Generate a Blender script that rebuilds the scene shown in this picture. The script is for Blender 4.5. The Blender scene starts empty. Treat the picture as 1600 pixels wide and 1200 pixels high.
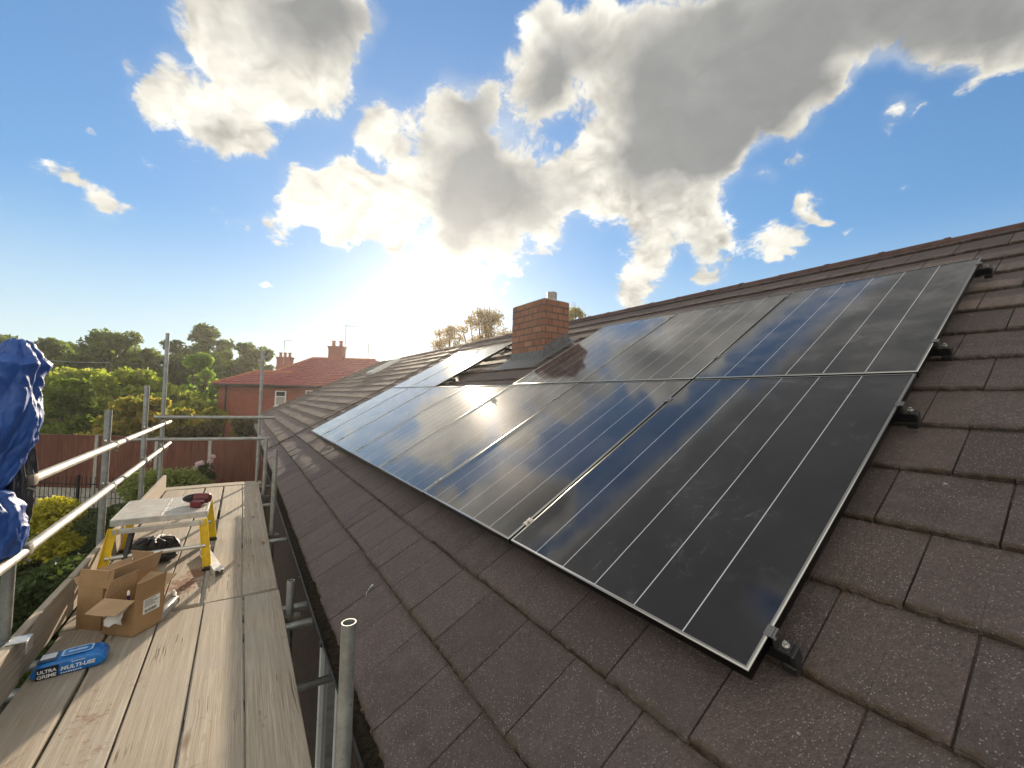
import bpy, bmesh, math, random
import numpy as np
from mathutils import Vector, Matrix, Euler, Quaternion
from mathutils import noise as mnoise

random.seed(7)
RNG = np.random.default_rng(11)
SC = bpy.context.scene
COL = SC.collection
PI = math.pi
EYE = 4.0                                   # height of the eye above the garden

# ------------------------------------------------------------------ camera
cam_d = bpy.data.cameras.new("camera")
cam = bpy.data.objects.new("camera", cam_d)
COL.objects.link(cam)
RM = ((0.8357130673, 0.0433413544, 0.5474533735),
      (-0.5485020066, 0.0168570357, 0.8359792994),
      (0.0270040341, -0.9989180984, 0.0378604649))
cam.matrix_world = Matrix(((RM[0][0], -RM[0][1], -RM[0][2], 0),
                           (RM[1][0], -RM[1][1], -RM[1][2], 0),
                           (RM[2][0], -RM[2][1], -RM[2][2], EYE),
                           (0, 0, 0, 1)))
cam_d.sensor_width = 36
cam_d.lens = 14.506
cam_d.clip_start = 0.05
cam_d.clip_end = 2000
SC.camera = cam

# ------------------------------------------------------------------ light, sky, exposure
SUN_AZ, SUN_EL = math.radians(21.9), math.radians(14.1)     # azimuth from +Y towards +X
SUN_DIR = Vector((math.sin(SUN_AZ) * math.cos(SUN_EL), math.cos(SUN_AZ) * math.cos(SUN_EL), math.sin(SUN_EL)))
sun_d = bpy.data.lights.new("sun", 'SUN')
sun_d.energy = 4.0
sun_d.angle = math.radians(0.6)
sun_d.color = (1.0, 0.84, 0.64)
sun = bpy.data.objects.new("sun", sun_d)
COL.objects.link(sun)
sun.rotation_mode = 'QUATERNION'
sun.rotation_quaternion = SUN_DIR.to_track_quat('Z', 'Y')
sun.location = (20, 50, 30)
SC.view_settings.view_transform = 'Standard'
SC.view_settings.look = 'None'
SC.view_settings.gamma = 1
SC.view_settings.exposure = 1.1
SKY_STRENGTH = 0.10
CLOUD_STRENGTH = 0.42

# every puff of cloud: azimuth and elevation of its middle, angular radius (degrees), density
CLOUD_PUFFS = [(-4.7,36.8,3.29,1), (1.5,38.1,5.64,1), (7.2,38.7,4.66,1), (-1.5,33.4,4.49,1), (4.6,34.2,4.3,1), 
    (9.3,41.2,3.2,1), (-8.6,29.1,1.85,0.8), (-5.8,27.1,3.28,1), (-2.1,27.8,3.11,1), (-9.3,27.2,1.71,0.8), 
    (0.8,27.1,1.56,0.8), (-11.3,29.8,0.72,0.6), (-7.7,31.6,1.44,0.6), (-16,19.2,1.2,0.8), (-14.6,19.7,1.1,0.8), 
    (-12.8,18,1.76,0.9), (-11.4,17.5,1.22,0.8), (-9.9,18,0.69,0.7), (-15.6,17.3,0.41,0.7), (-13.7,23.6,0.64,0.5), 
    (5.1,23.7,3.05,1), (8.8,23.8,4.3,1), (12.3,23.5,3.97,1), (15.2,22.7,3.37,0.9), (16.7,25.8,2.93,0.8), 
    (55,23.8,4.29,0.9), (46.6,30.3,4.24,0.9), (3.2,19.7,2.01,0.9), (10.1,19.5,1.9,0.9), (10.8,26.1,2.21,0.9), 
    (0.8,19.6,1.16,0.7), (-3.4,19.7,0.9,0.7), (-2.7,18.3,0.74,0.6), (-1,18.5,0.95,0.7), (14.7,33.2,2.94,1), 
    (12.3,31,1.98,0.9), (15.2,30.1,1.92,0.8), (24.5,35.4,3.68,1), (21.6,30.9,4.95,1), (29.2,30.2,5.88,1), 
    (23.6,25.1,5.77,1), (31.2,23.7,6.37,1), (37,27.2,4.59,1), (18.6,19.7,2.37,0.8), (23.8,19.3,2.85,0.9), 
    (30.9,18.9,2.91,0.9), (40.6,28.2,3.37,1), (16.3,18.6,1.72,0.7), (29.4,36.4,2,0.8), (19.2,26.1,2.97,0.9), 
    (38.1,21.9,2.42,0.8), (39.3,40.5,4.6,1), (36.2,37.1,3.62,1), (36.4,43.2,2.62,0.8), (32,39.9,2.5,0.6), 
    (48.1,41.4,4.33,1), (49.9,37.4,5.86,1), (57.9,36.6,6.95,1), (54.1,31.4,5.91,1), (64.3,38.3,6.19,1), 
    (71.7,37.4,4.83,1), (77.9,35.8,3.91,1), (82.2,33.6,3.23,1), (85.5,31.6,3.18,1), (65,33.3,4.44,1), 
    (60.2,28.4,3.19,1), (68.1,30.8,2.46,0.9), (71.1,32.1,1.62,0.7), (48.7,32.7,4.71,1), (46.3,27.5,3.67,1), 
    (50.9,27.1,4.29,1), (44.6,24.4,2.46,0.8), (51,22.8,3.37,0.9), (58.8,21.9,3.14,0.9), (59.2,18.2,2.86,0.9), 
    (50.3,16.7,3.56,0.95), (52.6,19.2,2.28,0.8), (49.1,14.1,2.11,0.8), (58.1,15.7,1.77,0.8), 
    (56.1,24.7,2.45,0.8), (43.7,42.3,2.32,0.8), (84.1,29.8,1.9,0.8), (80.1,32.1,2.47,0.8), (76.5,28.2,1.38,1.08), 
    (78.2,27.9,0.64,0.81), (69.2,21.9,1.66,1.01), (70.4,20.4,1,0.81), (65.3,18.6,2.42,1.15), 
    (67.5,18.8,1.51,1.01), (66.2,16.9,1.11,0.94), (67.9,16.8,0.76,0.94), (77.3,22,0.7,0.74), 
    (68.2,26.8,1.15,0.94), (65,25.7,1.29,0.81), (80.9,28.3,1.02,0.74), (72.5,18.4,0.75,0.81), 
    (82.9,28.9,1.15,0.81), (1.7,12.6,0.75,0.94), (14.2,13.7,1.43,0.94), (9.5,11.9,0.76,0.81), 
    (28,14.7,1.62,0.81), (31.8,14.7,1.2,0.81), (32.8,16.9,1.01,0.68), (68.5,23.5,1.01,0.81), ]
CLOUD_BELLIES = [(4.2,39.9,3.6,1), (9.4,40.3,3,0.7), (-0.4,36.4,2.56,0.4), (-4.1,27.4,1.64,0.25), (25.8,36.7,2.62,0.6), 
    (28.7,31.2,5.43,1), (25.4,25.3,4.64,1), (32.6,24.1,4.37,0.7), (37,27.9,3.41,0.5), (23.7,21.3,2.8,0.7), 
    (39.3,40.5,3.37,0.8), (36.7,37.1,2.96,0.8), (49.8,39.1,4.18,0.6), (57.9,36.6,6.95,1), (64.9,37.1,6.26,1), 
    (72.8,37,4.98,1), (80.1,34.4,3.98,1), (84.8,32,3.23,0.9), (54.1,31.4,5.25,0.9), (63.6,33.1,3.98,0.9), 
    (59.4,29.2,3.19,0.7), (48.3,30.1,3.5,0.5), (41.5,27.1,2.27,0.4), (56.5,19.2,1.83,0.4), (19.8,31.7,2.42,0.5), ]


class NT:
    """small helper for writing node trees"""
    def __init__(self, tree):
        self.t = tree
        self.n = tree.nodes
        self.l = tree.links
    def put(self, sock, v):
        if v is None:
            return
        if isinstance(v, bpy.types.NodeSocket):
            self.l.new(v, sock)
        elif isinstance(v, (tuple, list)) and len(v) == 3 and sock.type == 'RGBA':
            sock.default_value = (*v, 1)
        else:
            sock.default_value = v
    def m(self, op, a, b=None, c=None, clamp=False):
        x = self.n.new('ShaderNodeMath'); x.operation = op; x.use_clamp = clamp
        for s, v in zip(x.inputs, (a, b, c)):
            self.put(s, v)
        return x.outputs[0]
    def v(self, op, a, b=None, scale=None):
        x = self.n.new('ShaderNodeVectorMath'); x.operation = op
        self.put(x.inputs[0], a); self.put(x.inputs[1], b)
        if scale is not None:
            self.put(x.inputs['Scale'], scale)
        return x.outputs['Value'] if op in ('DISTANCE', 'DOT_PRODUCT', 'LENGTH') else x.outputs['Vector']
    def ramp(self, x, a, b, lo=0.0, hi=1.0, smooth=True):
        r = self.n.new('ShaderNodeMapRange')
        r.interpolation_type = 'SMOOTHSTEP' if smooth else 'LINEAR'
        self.put(r.inputs[0], x)
        for i, v in zip((1, 2, 3, 4), (a, b, lo, hi)):
            self.put(r.inputs[i], v)
        return r.outputs[0]
    def noise(self, vec, scale, detail=4, rough=0.5, color=False, dist=0.0, lac=2.0):
        x = self.n.new('ShaderNodeTexNoise')
        self.put(x.inputs['Vector'], vec); x.inputs['Scale'].default_value = scale
        x.inputs['Detail'].default_value = detail; x.inputs['Roughness'].default_value = rough
        x.inputs['Distortion'].default_value = dist; x.inputs['Lacunarity'].default_value = lac
        return x.outputs['Color' if color else 'Fac']
    def vor(self, vec, scale, feature='F1', out='Distance', rand=1.0):
        x = self.n.new('ShaderNodeTexVoronoi'); x.feature = feature
        self.put(x.inputs['Vector'], vec); x.inputs['Scale'].default_value = scale
        x.inputs['Randomness'].default_value = rand
        return x.outputs[out]
    def white(self, vec, color=False):
        x = self.n.new('ShaderNodeTexWhiteNoise'); x.noise_dimensions = '3D'
        self.put(x.inputs['Vector'], vec)
        return x.outputs['Color' if color else 'Value']
    def mix(self, f, a, b, kind='MIX'):
        x = self.n.new('ShaderNodeMix'); x.data_type = 'RGBA'; x.blend_type = kind
        self.put(x.inputs[0], f); self.put(x.inputs[6], a); self.put(x.inputs[7], b)
        return x.outputs[2]
    def sep(self, v):
        x = self.n.new('ShaderNodeSeparateXYZ'); self.put(x.inputs[0], v)
        return x.outputs
    def comb(self, a=0.0, b=0.0, c=0.0):
        x = self.n.new('ShaderNodeCombineXYZ')
        for s, v in zip(x.inputs, (a, b, c)):
            self.put(s, v)
        return x.outputs[0]
    def coord(self, which='Object'):
        return self.n.new('ShaderNodeTexCoord').outputs[which]
    def mapping(self, vec, scale=(1, 1, 1), loc=(0, 0, 0)):
        x = self.n.new('ShaderNodeMapping')
        self.put(x.inputs[0], vec)
        x.inputs['Location'].default_value = loc
        x.inputs['Scale'].default_value = scale
        return x.outputs[0]
    def bump(self, h, strength=0.3, dist=0.01, normal=None):
        x = self.n.new('ShaderNodeBump')
        x.inputs['Strength'].default_value = strength
        x.inputs['Distance'].default_value = dist
        self.put(x.inputs['Height'], h)
        if normal is not None:
            self.put(x.inputs['Normal'], normal)
        return x.outputs[0]

def unit(az, el):
    az, el = math.radians(az), math.radians(el)
    return (math.sin(az) * math.cos(el), math.cos(az) * math.cos(el), math.sin(el))

def build_world():
    w = bpy.data.worlds.new("World")
    SC.world = w
    w.use_nodes = True
    T = NT(w.node_tree)
    T.n.clear()
    out = T.n.new('ShaderNodeOutputWorld')
    d = T.coord('Generated')
    dx, dy, dz = T.sep(d)
    sky = T.n.new('ShaderNodeTexSky')
    sky.sky_type = 'NISHITA'
    sky.sun_disc = False
    sky.sun_elevation = SUN_EL
    sky.sun_rotation = SUN_AZ
    sky.altitude = 100
    sky.air_density = 1.0
    sky.dust_density = 0.15
    sky.ozone_density = 3.0
    # clouds: puffs of density at their places in the sky, broken up by fractal noise
    h = T.m('MULTIPLY_ADD', T.m('MAXIMUM', dz, -0.1), 0.62, 0.44)
    p = T.v('DIVIDE', d, T.comb(h, h, h))
    wv = T.v('SCALE', T.v('SUBTRACT', T.noise(p, 7.0, 3, 0.5, color=True), (0.5, 0.5, 0.5)), scale=0.14)
    pw = T.v('ADD', p, wv)
    n1 = T.noise(pw, 5.6, 12, 0.62)
    n2 = T.noise(pw, 24.0, 8, 0.65)
    def field(lst, k):
        acc = None
        for az, el, r, a in lst:
            ds = T.v('DISTANCE', dwarp, unit(az, el))
            f = T.ramp(ds, math.radians(r) * k, 0.0, 0.0, a)
            acc = f if acc is None else T.m('ADD', acc, f)
        return acc
    dwarp = T.v('ADD', d, T.v('SCALE', T.v('SUBTRACT', T.noise(p, 9.0, 4, 0.55, color=True), (0.5, 0.5, 0.5)), scale=0.07))
    m = T.m('MINIMUM', field(CLOUD_PUFFS, 1.60), 1.6)
    g = T.m('MINIMUM', field(CLOUD_BELLIES, 1.7), 1.0)
    # unseen cloud added: grey overhead for panel reflections, brighter behind to lift ambient light
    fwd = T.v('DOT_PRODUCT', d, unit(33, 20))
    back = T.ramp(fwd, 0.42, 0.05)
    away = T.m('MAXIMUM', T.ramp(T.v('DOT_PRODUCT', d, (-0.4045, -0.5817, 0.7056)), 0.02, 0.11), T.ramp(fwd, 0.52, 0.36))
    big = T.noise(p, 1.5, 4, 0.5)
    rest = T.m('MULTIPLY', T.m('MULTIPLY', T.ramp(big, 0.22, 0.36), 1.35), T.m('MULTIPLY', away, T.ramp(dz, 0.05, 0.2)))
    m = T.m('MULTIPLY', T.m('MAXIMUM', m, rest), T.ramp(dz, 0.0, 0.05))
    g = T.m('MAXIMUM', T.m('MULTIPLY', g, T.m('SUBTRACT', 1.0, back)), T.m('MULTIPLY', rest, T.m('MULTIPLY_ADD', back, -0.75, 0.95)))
    # thin streaks low over the horizon
    ps = T.mapping(d, (3.0, 3.0, 26.0))
    st = T.m('MULTIPLY', T.ramp(T.noise(ps, 1.6, 6, 0.55), 0.55, 0.74), T.m('MULTIPLY', T.ramp(dz, 0.02, 0.07), T.ramp(dz, 0.17, 0.10)))
    nn = T.m('ADD', T.m('MULTIPLY', T.m('SUBTRACT', n1, 0.5), 2.1), T.m('MULTIPLY', T.m('SUBTRACT', n2, 0.5), 1.15))
    dens = T.m('ADD', T.m('SUBTRACT', m, 0.56), nn)
    alpha = T.m('POWER', T.ramp(dens, -0.10, 0.46), 1.2)
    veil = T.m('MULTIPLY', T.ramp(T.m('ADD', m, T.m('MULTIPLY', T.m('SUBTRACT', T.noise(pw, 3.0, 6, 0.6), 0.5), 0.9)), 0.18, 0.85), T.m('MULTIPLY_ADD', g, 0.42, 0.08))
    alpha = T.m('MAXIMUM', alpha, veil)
    # relief: compare the noise a little nearer the sun
    sv = Vector((SUN_DIR.x, SUN_DIR.y, 0)) * 0.035
    n1s = T.noise(T.v('ADD', pw, tuple(sv)), 4.6, 4, 0.52)
    n1c = T.noise(pw, 4.6, 4, 0.52)
    thick = T.ramp(T.m('ADD', T.m('SUBTRACT', m, 0.56), T.m('MULTIPLY', T.m('SUBTRACT', n1c, 0.5), 1.5)), 0.0, 0.78)
    rel = T.m('MULTIPLY', T.m('MULTIPLY', T.m('SUBTRACT', n1c, n1s), 3.4), T.m('SUBTRACT', 1.0, T.m('MULTIPLY', g, 0.8)))
    ang = T.m('ARCCOSINE', T.m('MINIMUM', T.v('DOT_PRODUCT', d, tuple(SUN_DIR)), 0.99999))
    near = T.m('POWER', 2.71828, T.m('MULTIPLY', ang, -1 / 0.30))
    grey = T.m('MULTIPLY', thick, T.m('ADD', 0.12, T.m('MULTIPLY', g, 0.88)))
    grey = T.m('ADD', grey, T.m('MULTIPLY', T.m('SUBTRACT', 0.5, n1c), 0.55), clamp=True)
    ccol = T.mix(grey, (0.97, 0.93, 0.82), (0.345, 0.35, 0.345))
    gain = T.m('ADD', T.m('ADD', 1.0, rel), T.m('MULTIPLY', near, 0.25))
    gain = T.m('MAXIMUM', T.m('ADD', gain, T.m('MULTIPLY', back, 0.75)), 0.35)  # added clouds behind the eye brightened as fill
    ccol = T.v('SCALE', ccol, scale=gain)
    # clear sky
    lum = T.v('DOT_PRODUCT', sky.outputs[0], (0.3, 0.5, 0.2))
    sk = T.v('SCALE', sky.outputs[0], scale=T.m('DIVIDE', 1.0, T.m('ADD', 0.75, T.m('MULTIPLY', lum, 0.22))))
    sk = T.mix(1.0, sk, (0.84, 1.0, 1.06), 'MULTIPLY')
    sk = T.mix(T.ramp(dz, 0.36, -0.02, 0.0, 0.75), sk, (4.2, 4.7, 4.8))
    bg_sky = T.n.new('ShaderNodeBackground'); T.put(bg_sky.inputs[0], sk); bg_sky.inputs[1].default_value = SKY_STRENGTH
    bg_cl = T.n.new('ShaderNodeBackground'); T.put(bg_cl.inputs[0], ccol); bg_cl.inputs[1].default_value = CLOUD_STRENGTH
    bg_st = T.n.new('ShaderNodeBackground'); bg_st.inputs[0].default_value = (0.95, 0.92, 0.8, 1); bg_st.inputs[1].default_value = CLOUD_STRENGTH
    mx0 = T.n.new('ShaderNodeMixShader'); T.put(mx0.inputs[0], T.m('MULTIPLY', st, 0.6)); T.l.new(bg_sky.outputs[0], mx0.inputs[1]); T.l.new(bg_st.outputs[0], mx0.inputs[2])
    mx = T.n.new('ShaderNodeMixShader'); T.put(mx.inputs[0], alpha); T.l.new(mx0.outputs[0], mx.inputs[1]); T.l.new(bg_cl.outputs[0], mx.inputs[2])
    # the bright air round the sun
    core = T.m('MULTIPLY', T.ramp(ang, 0.066, 0.03), 1.0)
    g1 = T.m('MULTIPLY', T.m('POWER', 2.71828, T.m('MULTIPLY', ang, -1 / 0.075)), 0.34)
    g2 = T.m('MULTIPLY', T.m('POWER', 2.71828, T.m('MULTIPLY', ang, -1 / 0.30)), 0.09)
    hs = T.m('ADD', core, T.m('ADD', g1, g2))
    bg_h = T.n.new('ShaderNodeBackground'); bg_h.inputs[0].default_value = (1.0, 0.95, 0.80, 1); T.put(bg_h.inputs[1], hs)
    add = T.n.new('ShaderNodeAddShader')
    T.l.new(mx.outputs[0], add.inputs[0]); T.l.new(bg_h.outputs[0], add.inputs[1])
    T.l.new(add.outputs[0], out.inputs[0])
build_world()

# ------------------------------------------------------------------ helpers
class MB:
    """collects shapes; build() links them as ONE mesh object"""
    def __init__(self):
        self.v = []; self.f = []; self.uv = {}
    def add(self, vs, fs):
        o = len(self.v)
        self.v += [Vector(x) for x in vs]
        self.f += [tuple(i + o for i in f) for f in fs]
        return self
    def box(self, c, s, rot=None, bevel=0.0):
        c = Vector(c); hx, hy, hz = s[0] / 2, s[1] / 2, s[2] / 2
        b = min(bevel, hx * .9, hy * .9, hz * .9)
        R = rot if rot is not None else Matrix.Identity(3)
        if isinstance(R, Euler): R = R.to_matrix()
        if b <= 0:
            vs = [Vector((sx * hx, sy * hy, sz * hz)) for sz in (-1, 1) for sy in (-1, 1) for sx in (-1, 1)]
            fs = [(0, 2, 3, 1), (4, 5, 7, 6), (0, 1, 5, 4), (2, 6, 7, 3), (0, 4, 6, 2), (1, 3, 7, 5)]
            return self.add([R @ q + c for q in vs], fs)
        bm = bmesh.new()
        bmesh.ops.create_cube(bm, size=1.0)
        for q in bm.verts:
            q.co = Vector((q.co.x * 2 * hx, q.co.y * 2 * hy, q.co.z * 2 * hz))
        bmesh.ops.bevel(bm, geom=list(bm.edges), offset=b, segments=2, profile=0.6, affect='EDGES')
        bm.verts.index_update()
        vs = [R @ q.co + c for q in bm.verts]
        fs = [tuple(q.index for q in f.verts) for f in bm.faces]
        bm.free()
        return self.add(vs, fs)
    def tube(self, pts, r, n=10, cap=True):
        pts = [Vector(p) for p in pts]
        rs = r if isinstance(r, (list, tuple)) else [r] * len(pts)
        vs = []; fs = []
        up = None
        for i, p in enumerate(pts):
            d = (pts[min(i + 1, len(pts) - 1)] - pts[max(i - 1, 0)]).normalized()
            if up is None:
                up = d.orthogonal().normalized()
            else:
                up = (up - d * up.dot(d))
                up = up.normalized() if up.length > 1e-6 else d.orthogonal().normalized()
            w = d.cross(up)
            for k in range(n):
                a = 2 * PI * k / n
                vs.append(p + (up * math.cos(a) + w * math.sin(a)) * rs[i])
        for i in range(len(pts) - 1):
            for k in range(n):
                a, b = i * n + k, i * n + (k + 1) % n
                fs.append((a, b, b + n, a + n))
        if cap:
            fs.append(tuple(range(n - 1, -1, -1)))
            fs.append(tuple(range((len(pts) - 1) * n, len(pts) * n)))
        return self.add(vs, fs)
    def pipe(self, a, b, ro=0.02415, ri=0.0202, n=20):
        """a hollow straight tube with open ends"""
        a, b = Vector(a), Vector(b)
        d = (b - a).normalized(); up = d.orthogonal().normalized(); w = d.cross(up)
        vs = []; fs = []
        for p, r in ((a, ro), (b, ro), (b, ri), (a, ri)):
            for k in range(n):
                t = 2 * PI * k / n
                vs.append(p + (up * math.cos(t) + w * math.sin(t)) * r)
        for j in range(4):
            for k in range(n):
                a0, a1 = j * n + k, j * n + (k + 1) % n
                b0, b1 = ((j + 1) % 4) * n + k, ((j + 1) % 4) * n + (k + 1) % n
                fs.append((a0, a1, b1, b0))
        return self.add(vs, fs)
    def lathe(self, c, prof, n=24, axis='Z'):
        c = Vector(c); vs = []; fs = []
        for r, h in prof:
            for k in range(n):
                t = 2 * PI * k / n
                q = Vector((r * math.cos(t), r * math.sin(t), h))
                if axis == 'Y': q = Vector((q.x, q.z, q.y))
                if axis == 'X': q = Vector((q.z, q.x, q.y))
                vs.append(c + q)
        for j in range(len(prof) - 1):
            for k in range(n):
                a, b = j * n + k, j * n + (k + 1) % n
                fs.append((a, b, b + n, a + n))
        return self.add(vs, fs)
    def quad(self, a, b, c, d):
        return self.add([a, b, c, d], [(0, 1, 2, 3)])
    def sheet(self, corners, th, n=None):
        """a thin plate: polygon extruded by th along its normal (or n)"""
        cs = [Vector(c) for c in corners]
        nn = Vector(n) if n is not None else (cs[1] - cs[0]).cross(cs[2] - cs[0]).normalized()
        k = len(cs)
        vs = cs + [c - nn * th for c in cs]
        fs = [tuple(range(k)), tuple(range(2 * k - 1, k - 1, -1))]
        for i in range(k):
            j = (i + 1) % k
            fs.append((i, i + k, j + k, j))
        return self.add(vs, fs)
    def build(self, name, mat, parent=None, smooth=None, loc=None, mats=None):
        """loc: origin of a top-level thing; children are written relative to their parent's place"""
        me = bpy.data.meshes.new(name)
        off = Vector((0, 0, 0))
        if loc is not None:
            off = Vector(loc)
        elif parent is not None:
            off = ORIGIN.get(parent.name, Vector((0, 0, 0)))
        me.from_pydata([v - off for v in self.v], [], self.f)
        me.materials.append(mat)
        me.update()
        if smooth is not None:
            me.polygons.foreach_set('use_smooth', [True] * len(me.polygons))
            me.set_sharp_from_angle(angle=math.radians(smooth))
        o = bpy.data.objects.new(name, me)
        COL.objects.link(o)
        ORIGIN[o.name] = off
        if parent is not None:
            o.parent = parent
        else:
            o.location = off
        return o

ORIGIN = {}

def tag(o, label=None, cat=None, group=None, kind=None):
    if label: o['label'] = label
    if cat: o['category'] = cat
    if group: o['group'] = group
    if kind: o['kind'] = kind
    return o

def thing(name, label, cat, loc=(0, 0, 0), group=None, rot=None):
    o = bpy.data.objects.new(name, None)
    o.empty_display_size = 0.2
    COL.objects.link(o)
    o.location = loc
    if rot is not None: o.rotation_euler = rot
    ORIGIN[o.name] = Vector(loc) if rot is None else Vector((0, 0, 0))
    return tag(o, label, cat, group)

def copy_tree(o, parent=None):
    c = o.copy(); COL.objects.link(c)
    if parent is not None: c.parent = parent
    for ch in list(o.children):
        copy_tree(ch, c)
    return c

def W(x, y, z):
    """house axes: x up the roof side, y along the eaves, z from eye level"""
    return Vector((x, y, z + EYE))

VF = Vector((0.5479, 0.8365, 0)); VR = Vector((0.8365, -0.5479, 0))
def G(r, d, h=0.0):
    """garden axes: r to the right, d metres away, h above the garden"""
    p = VR * r + VF * d
    return Vector((p.x, p.y, h))
GARDEN_ROT = Matrix((VR, VF, Vector((0, 0, 1)))).transposed()

PITCH = math.radians(30)
S_ = Vector((math.cos(PITCH), 0, math.sin(PITCH)))
N_ = Vector((-math.sin(PITCH), 0, math.cos(PITCH)))
ROOF_H = 1.30
ROOF_ROT = Matrix((S_, Vector((0, 1, 0)), N_)).transposed()
ROOF_ORG = W(0, 0, 0) - N_ * ROOF_H
def RP(u, y, w=0.0):
    """roof axes: u up the slope, y along the eaves, w off the tiles"""
    return ROOF_ORG + S_ * u + Vector((0, y, 0)) + N_ * w

# ------------------------------------------------------------------ materials
def material(name):
    m = bpy.data.materials.new(name); m.use_nodes = True
    T = NT(m.node_tree)
    b = T.n['Principled BSDF']
    return m, T, b

def P(b, T, **k):
    names = dict(col='Base Color', rough='Roughness', metal='Metallic', spec='Specular IOR Level', normal='Normal',
                 coat='Coat Weight', coat_rough='Coat Roughness', trans='Transmission Weight', ior='IOR', alpha='Alpha', sheen='Sheen Weight')
    for a, v in k.items():
        T.put(b.inputs[names[a]], v)

def rand(T):
    return T.n.new('ShaderNodeObjectInfo').outputs['Random']

def simple(name, col, rough=0.5, metal=0.0, var=0.15, scale=12.0, bump=0.0, spec=0.5, detail=5):
    m, T, b = material(name)
    c = T.coord('Object')
    n = T.noise(c, scale, detail, 0.6)
    lo = tuple(x * (1 - var) for x in col); hi = tuple(min(1, x * (1 + var)) for x in col)
    P(b, T, col=T.mix(T.ramp(n, 0.3, 0.7), lo, hi), rough=T.ramp(n, 0.25, 0.75, max(0.02, rough - 0.1), min(1, rough + 0.1)), metal=metal, spec=spec)
    if bump: P(b, T, normal=T.bump(n, bump, 0.004))
    return m

def tile_material(name, base, moss_amt, lichen, mossc=(0.055, 0.043, 0.022)):
    m, T, b = material(name)
    c = T.coord('Object')
    u, y, w = T.sep(c)
    ku = T.m('FLOOR', T.m('DIVIDE', T.m('ADD', u, 0.222 + GAUGE * 4), GAUGE))
    sh = T.m('MULTIPLY', T.m('MODULO', ku, 2.0), TW / 2)
    ky = T.m('FLOOR', T.m('DIVIDE', T.m('ADD', T.m('ADD', y, 50 * TW - 0.09), sh), TW))
    r1 = T.white(T.comb(ku, ky, 0.0))
    r2 = T.white(T.comb(ky, ku, 3.0))
    big = T.noise(c, 1.3, 5, 0.6)
    mid = T.noise(c, 9.0, 6, 0.65)
    fine = T.noise(c, 140.0, 3, 0.6)
    grain = T.vor(c, 160.0)
    col = T.mix(T.ramp(mid, 0.3, 0.75), tuple(x * 0.72 for x in base), tuple(x * 1.22 for x in base))
    col = T.mix(T.m('MULTIPLY', r1, 0.75), col, (base[0] * 1.28, base[1] * 1.15, base[2] * 1.1))
    col = T.mix(T.ramp(r2, 0.75, 1.0, 0.0, 0.55), col, (base[0] * 0.55, base[1] * 0.55, base[2] * 0.6))
    col = T.mix(T.ramp(big, 0.45, 0.75, 0.0, 0.4), col, (base[0] * 0.8, base[1] * 0.85, base[2] * 0.95))
    # pale aggregate showing through the worn face
    sp = T.m('MULTIPLY', T.ramp(grain, 0.32, 0.17), T.ramp(T.white(T.vor(c, 160.0, out='Position')), 0.50, 0.62))
    sp = T.m('MULTIPLY', sp, T.ramp(T.noise(c, 5.0, 3, 0.6), 0.35, 0.62, 0.45, 1.0))
    col = T.mix(T.m('MULTIPLY', sp, 0.85), col, (0.46, 0.42, 0.40))
    col = T.mix(T.ramp(T.noise(c, 75.0, 5, 0.8), 0.40, 0.66, 0.0, 0.55), col, tuple(x * 0.45 for x in base))
    pale = T.ramp(T.noise(c, 3.3, 7, 0.7), 0.60, 0.78, 0.0, 0.35)
    col = T.mix(pale, col, (0.26, 0.225, 0.215))
    # lichen dots
    lv = T.vor(c, 26.0)
    ls = T.m('MULTIPLY', T.ramp(lv, 0.20, 0.13), T.ramp(T.white(T.vor(c, 26.0, out='Position')), 1 - lichen, 1 - lichen + 0.03))
    col = T.mix(T.m('MULTIPLY', ls, T.ramp(fine, 0.35, 0.6)), col, (0.40, 0.38, 0.34))
    # moss and dirt along the lower edges and in the joints
    fu = T.m('FRACT', T.m('DIVIDE', T.m('ADD', u, 0.222 + GAUGE * 4), GAUGE))
    lip = T.m('MULTIPLY', T.ramp(fu, 0.075, 0.02), T.ramp(T.noise(c, 22.0, 5, 0.7), 0.34, 0.56))
    back = T.m('MULTIPLY', T.ramp(fu, 0.90, 0.985), T.ramp(T.noise(c, 17.0, 5, 0.7), 0.36, 0.60))
    col = T.mix(T.m('MULTIPLY', T.m('MAXIMUM', lip, T.m('MULTIPLY', back, 0.7)), moss_amt), col, T.mix(mid, mossc, tuple(x * 1.9 for x in mossc)))
    h = T.m('ADD', T.m('MULTIPLY', fine, 0.5), T.m('ADD', T.m('MULTIPLY', mid, 0.6), T.m('MULTIPLY', grain, 0.35)))
    P(b, T, col=col, rough=0.76, spec=0.42, normal=T.bump(h, 0.8, 0.007))
    return m

GAUGE, TW = 0.3322, 0.291
M = {}
M['tile'] = tile_material('brown_tile', (0.098, 0.077, 0.072), 0.95, 0.025, (0.046, 0.031, 0.020))
M['old_tile'] = tile_material('weathered_tile', (0.116, 0.088, 0.076), 0.9, 0.12, (0.085, 0.075, 0.04))
M['ridge'] = simple('ridge_tile', (0.095, 0.053, 0.047), 0.75, 0, 0.3, 14, 0.4, 0.3)

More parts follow.
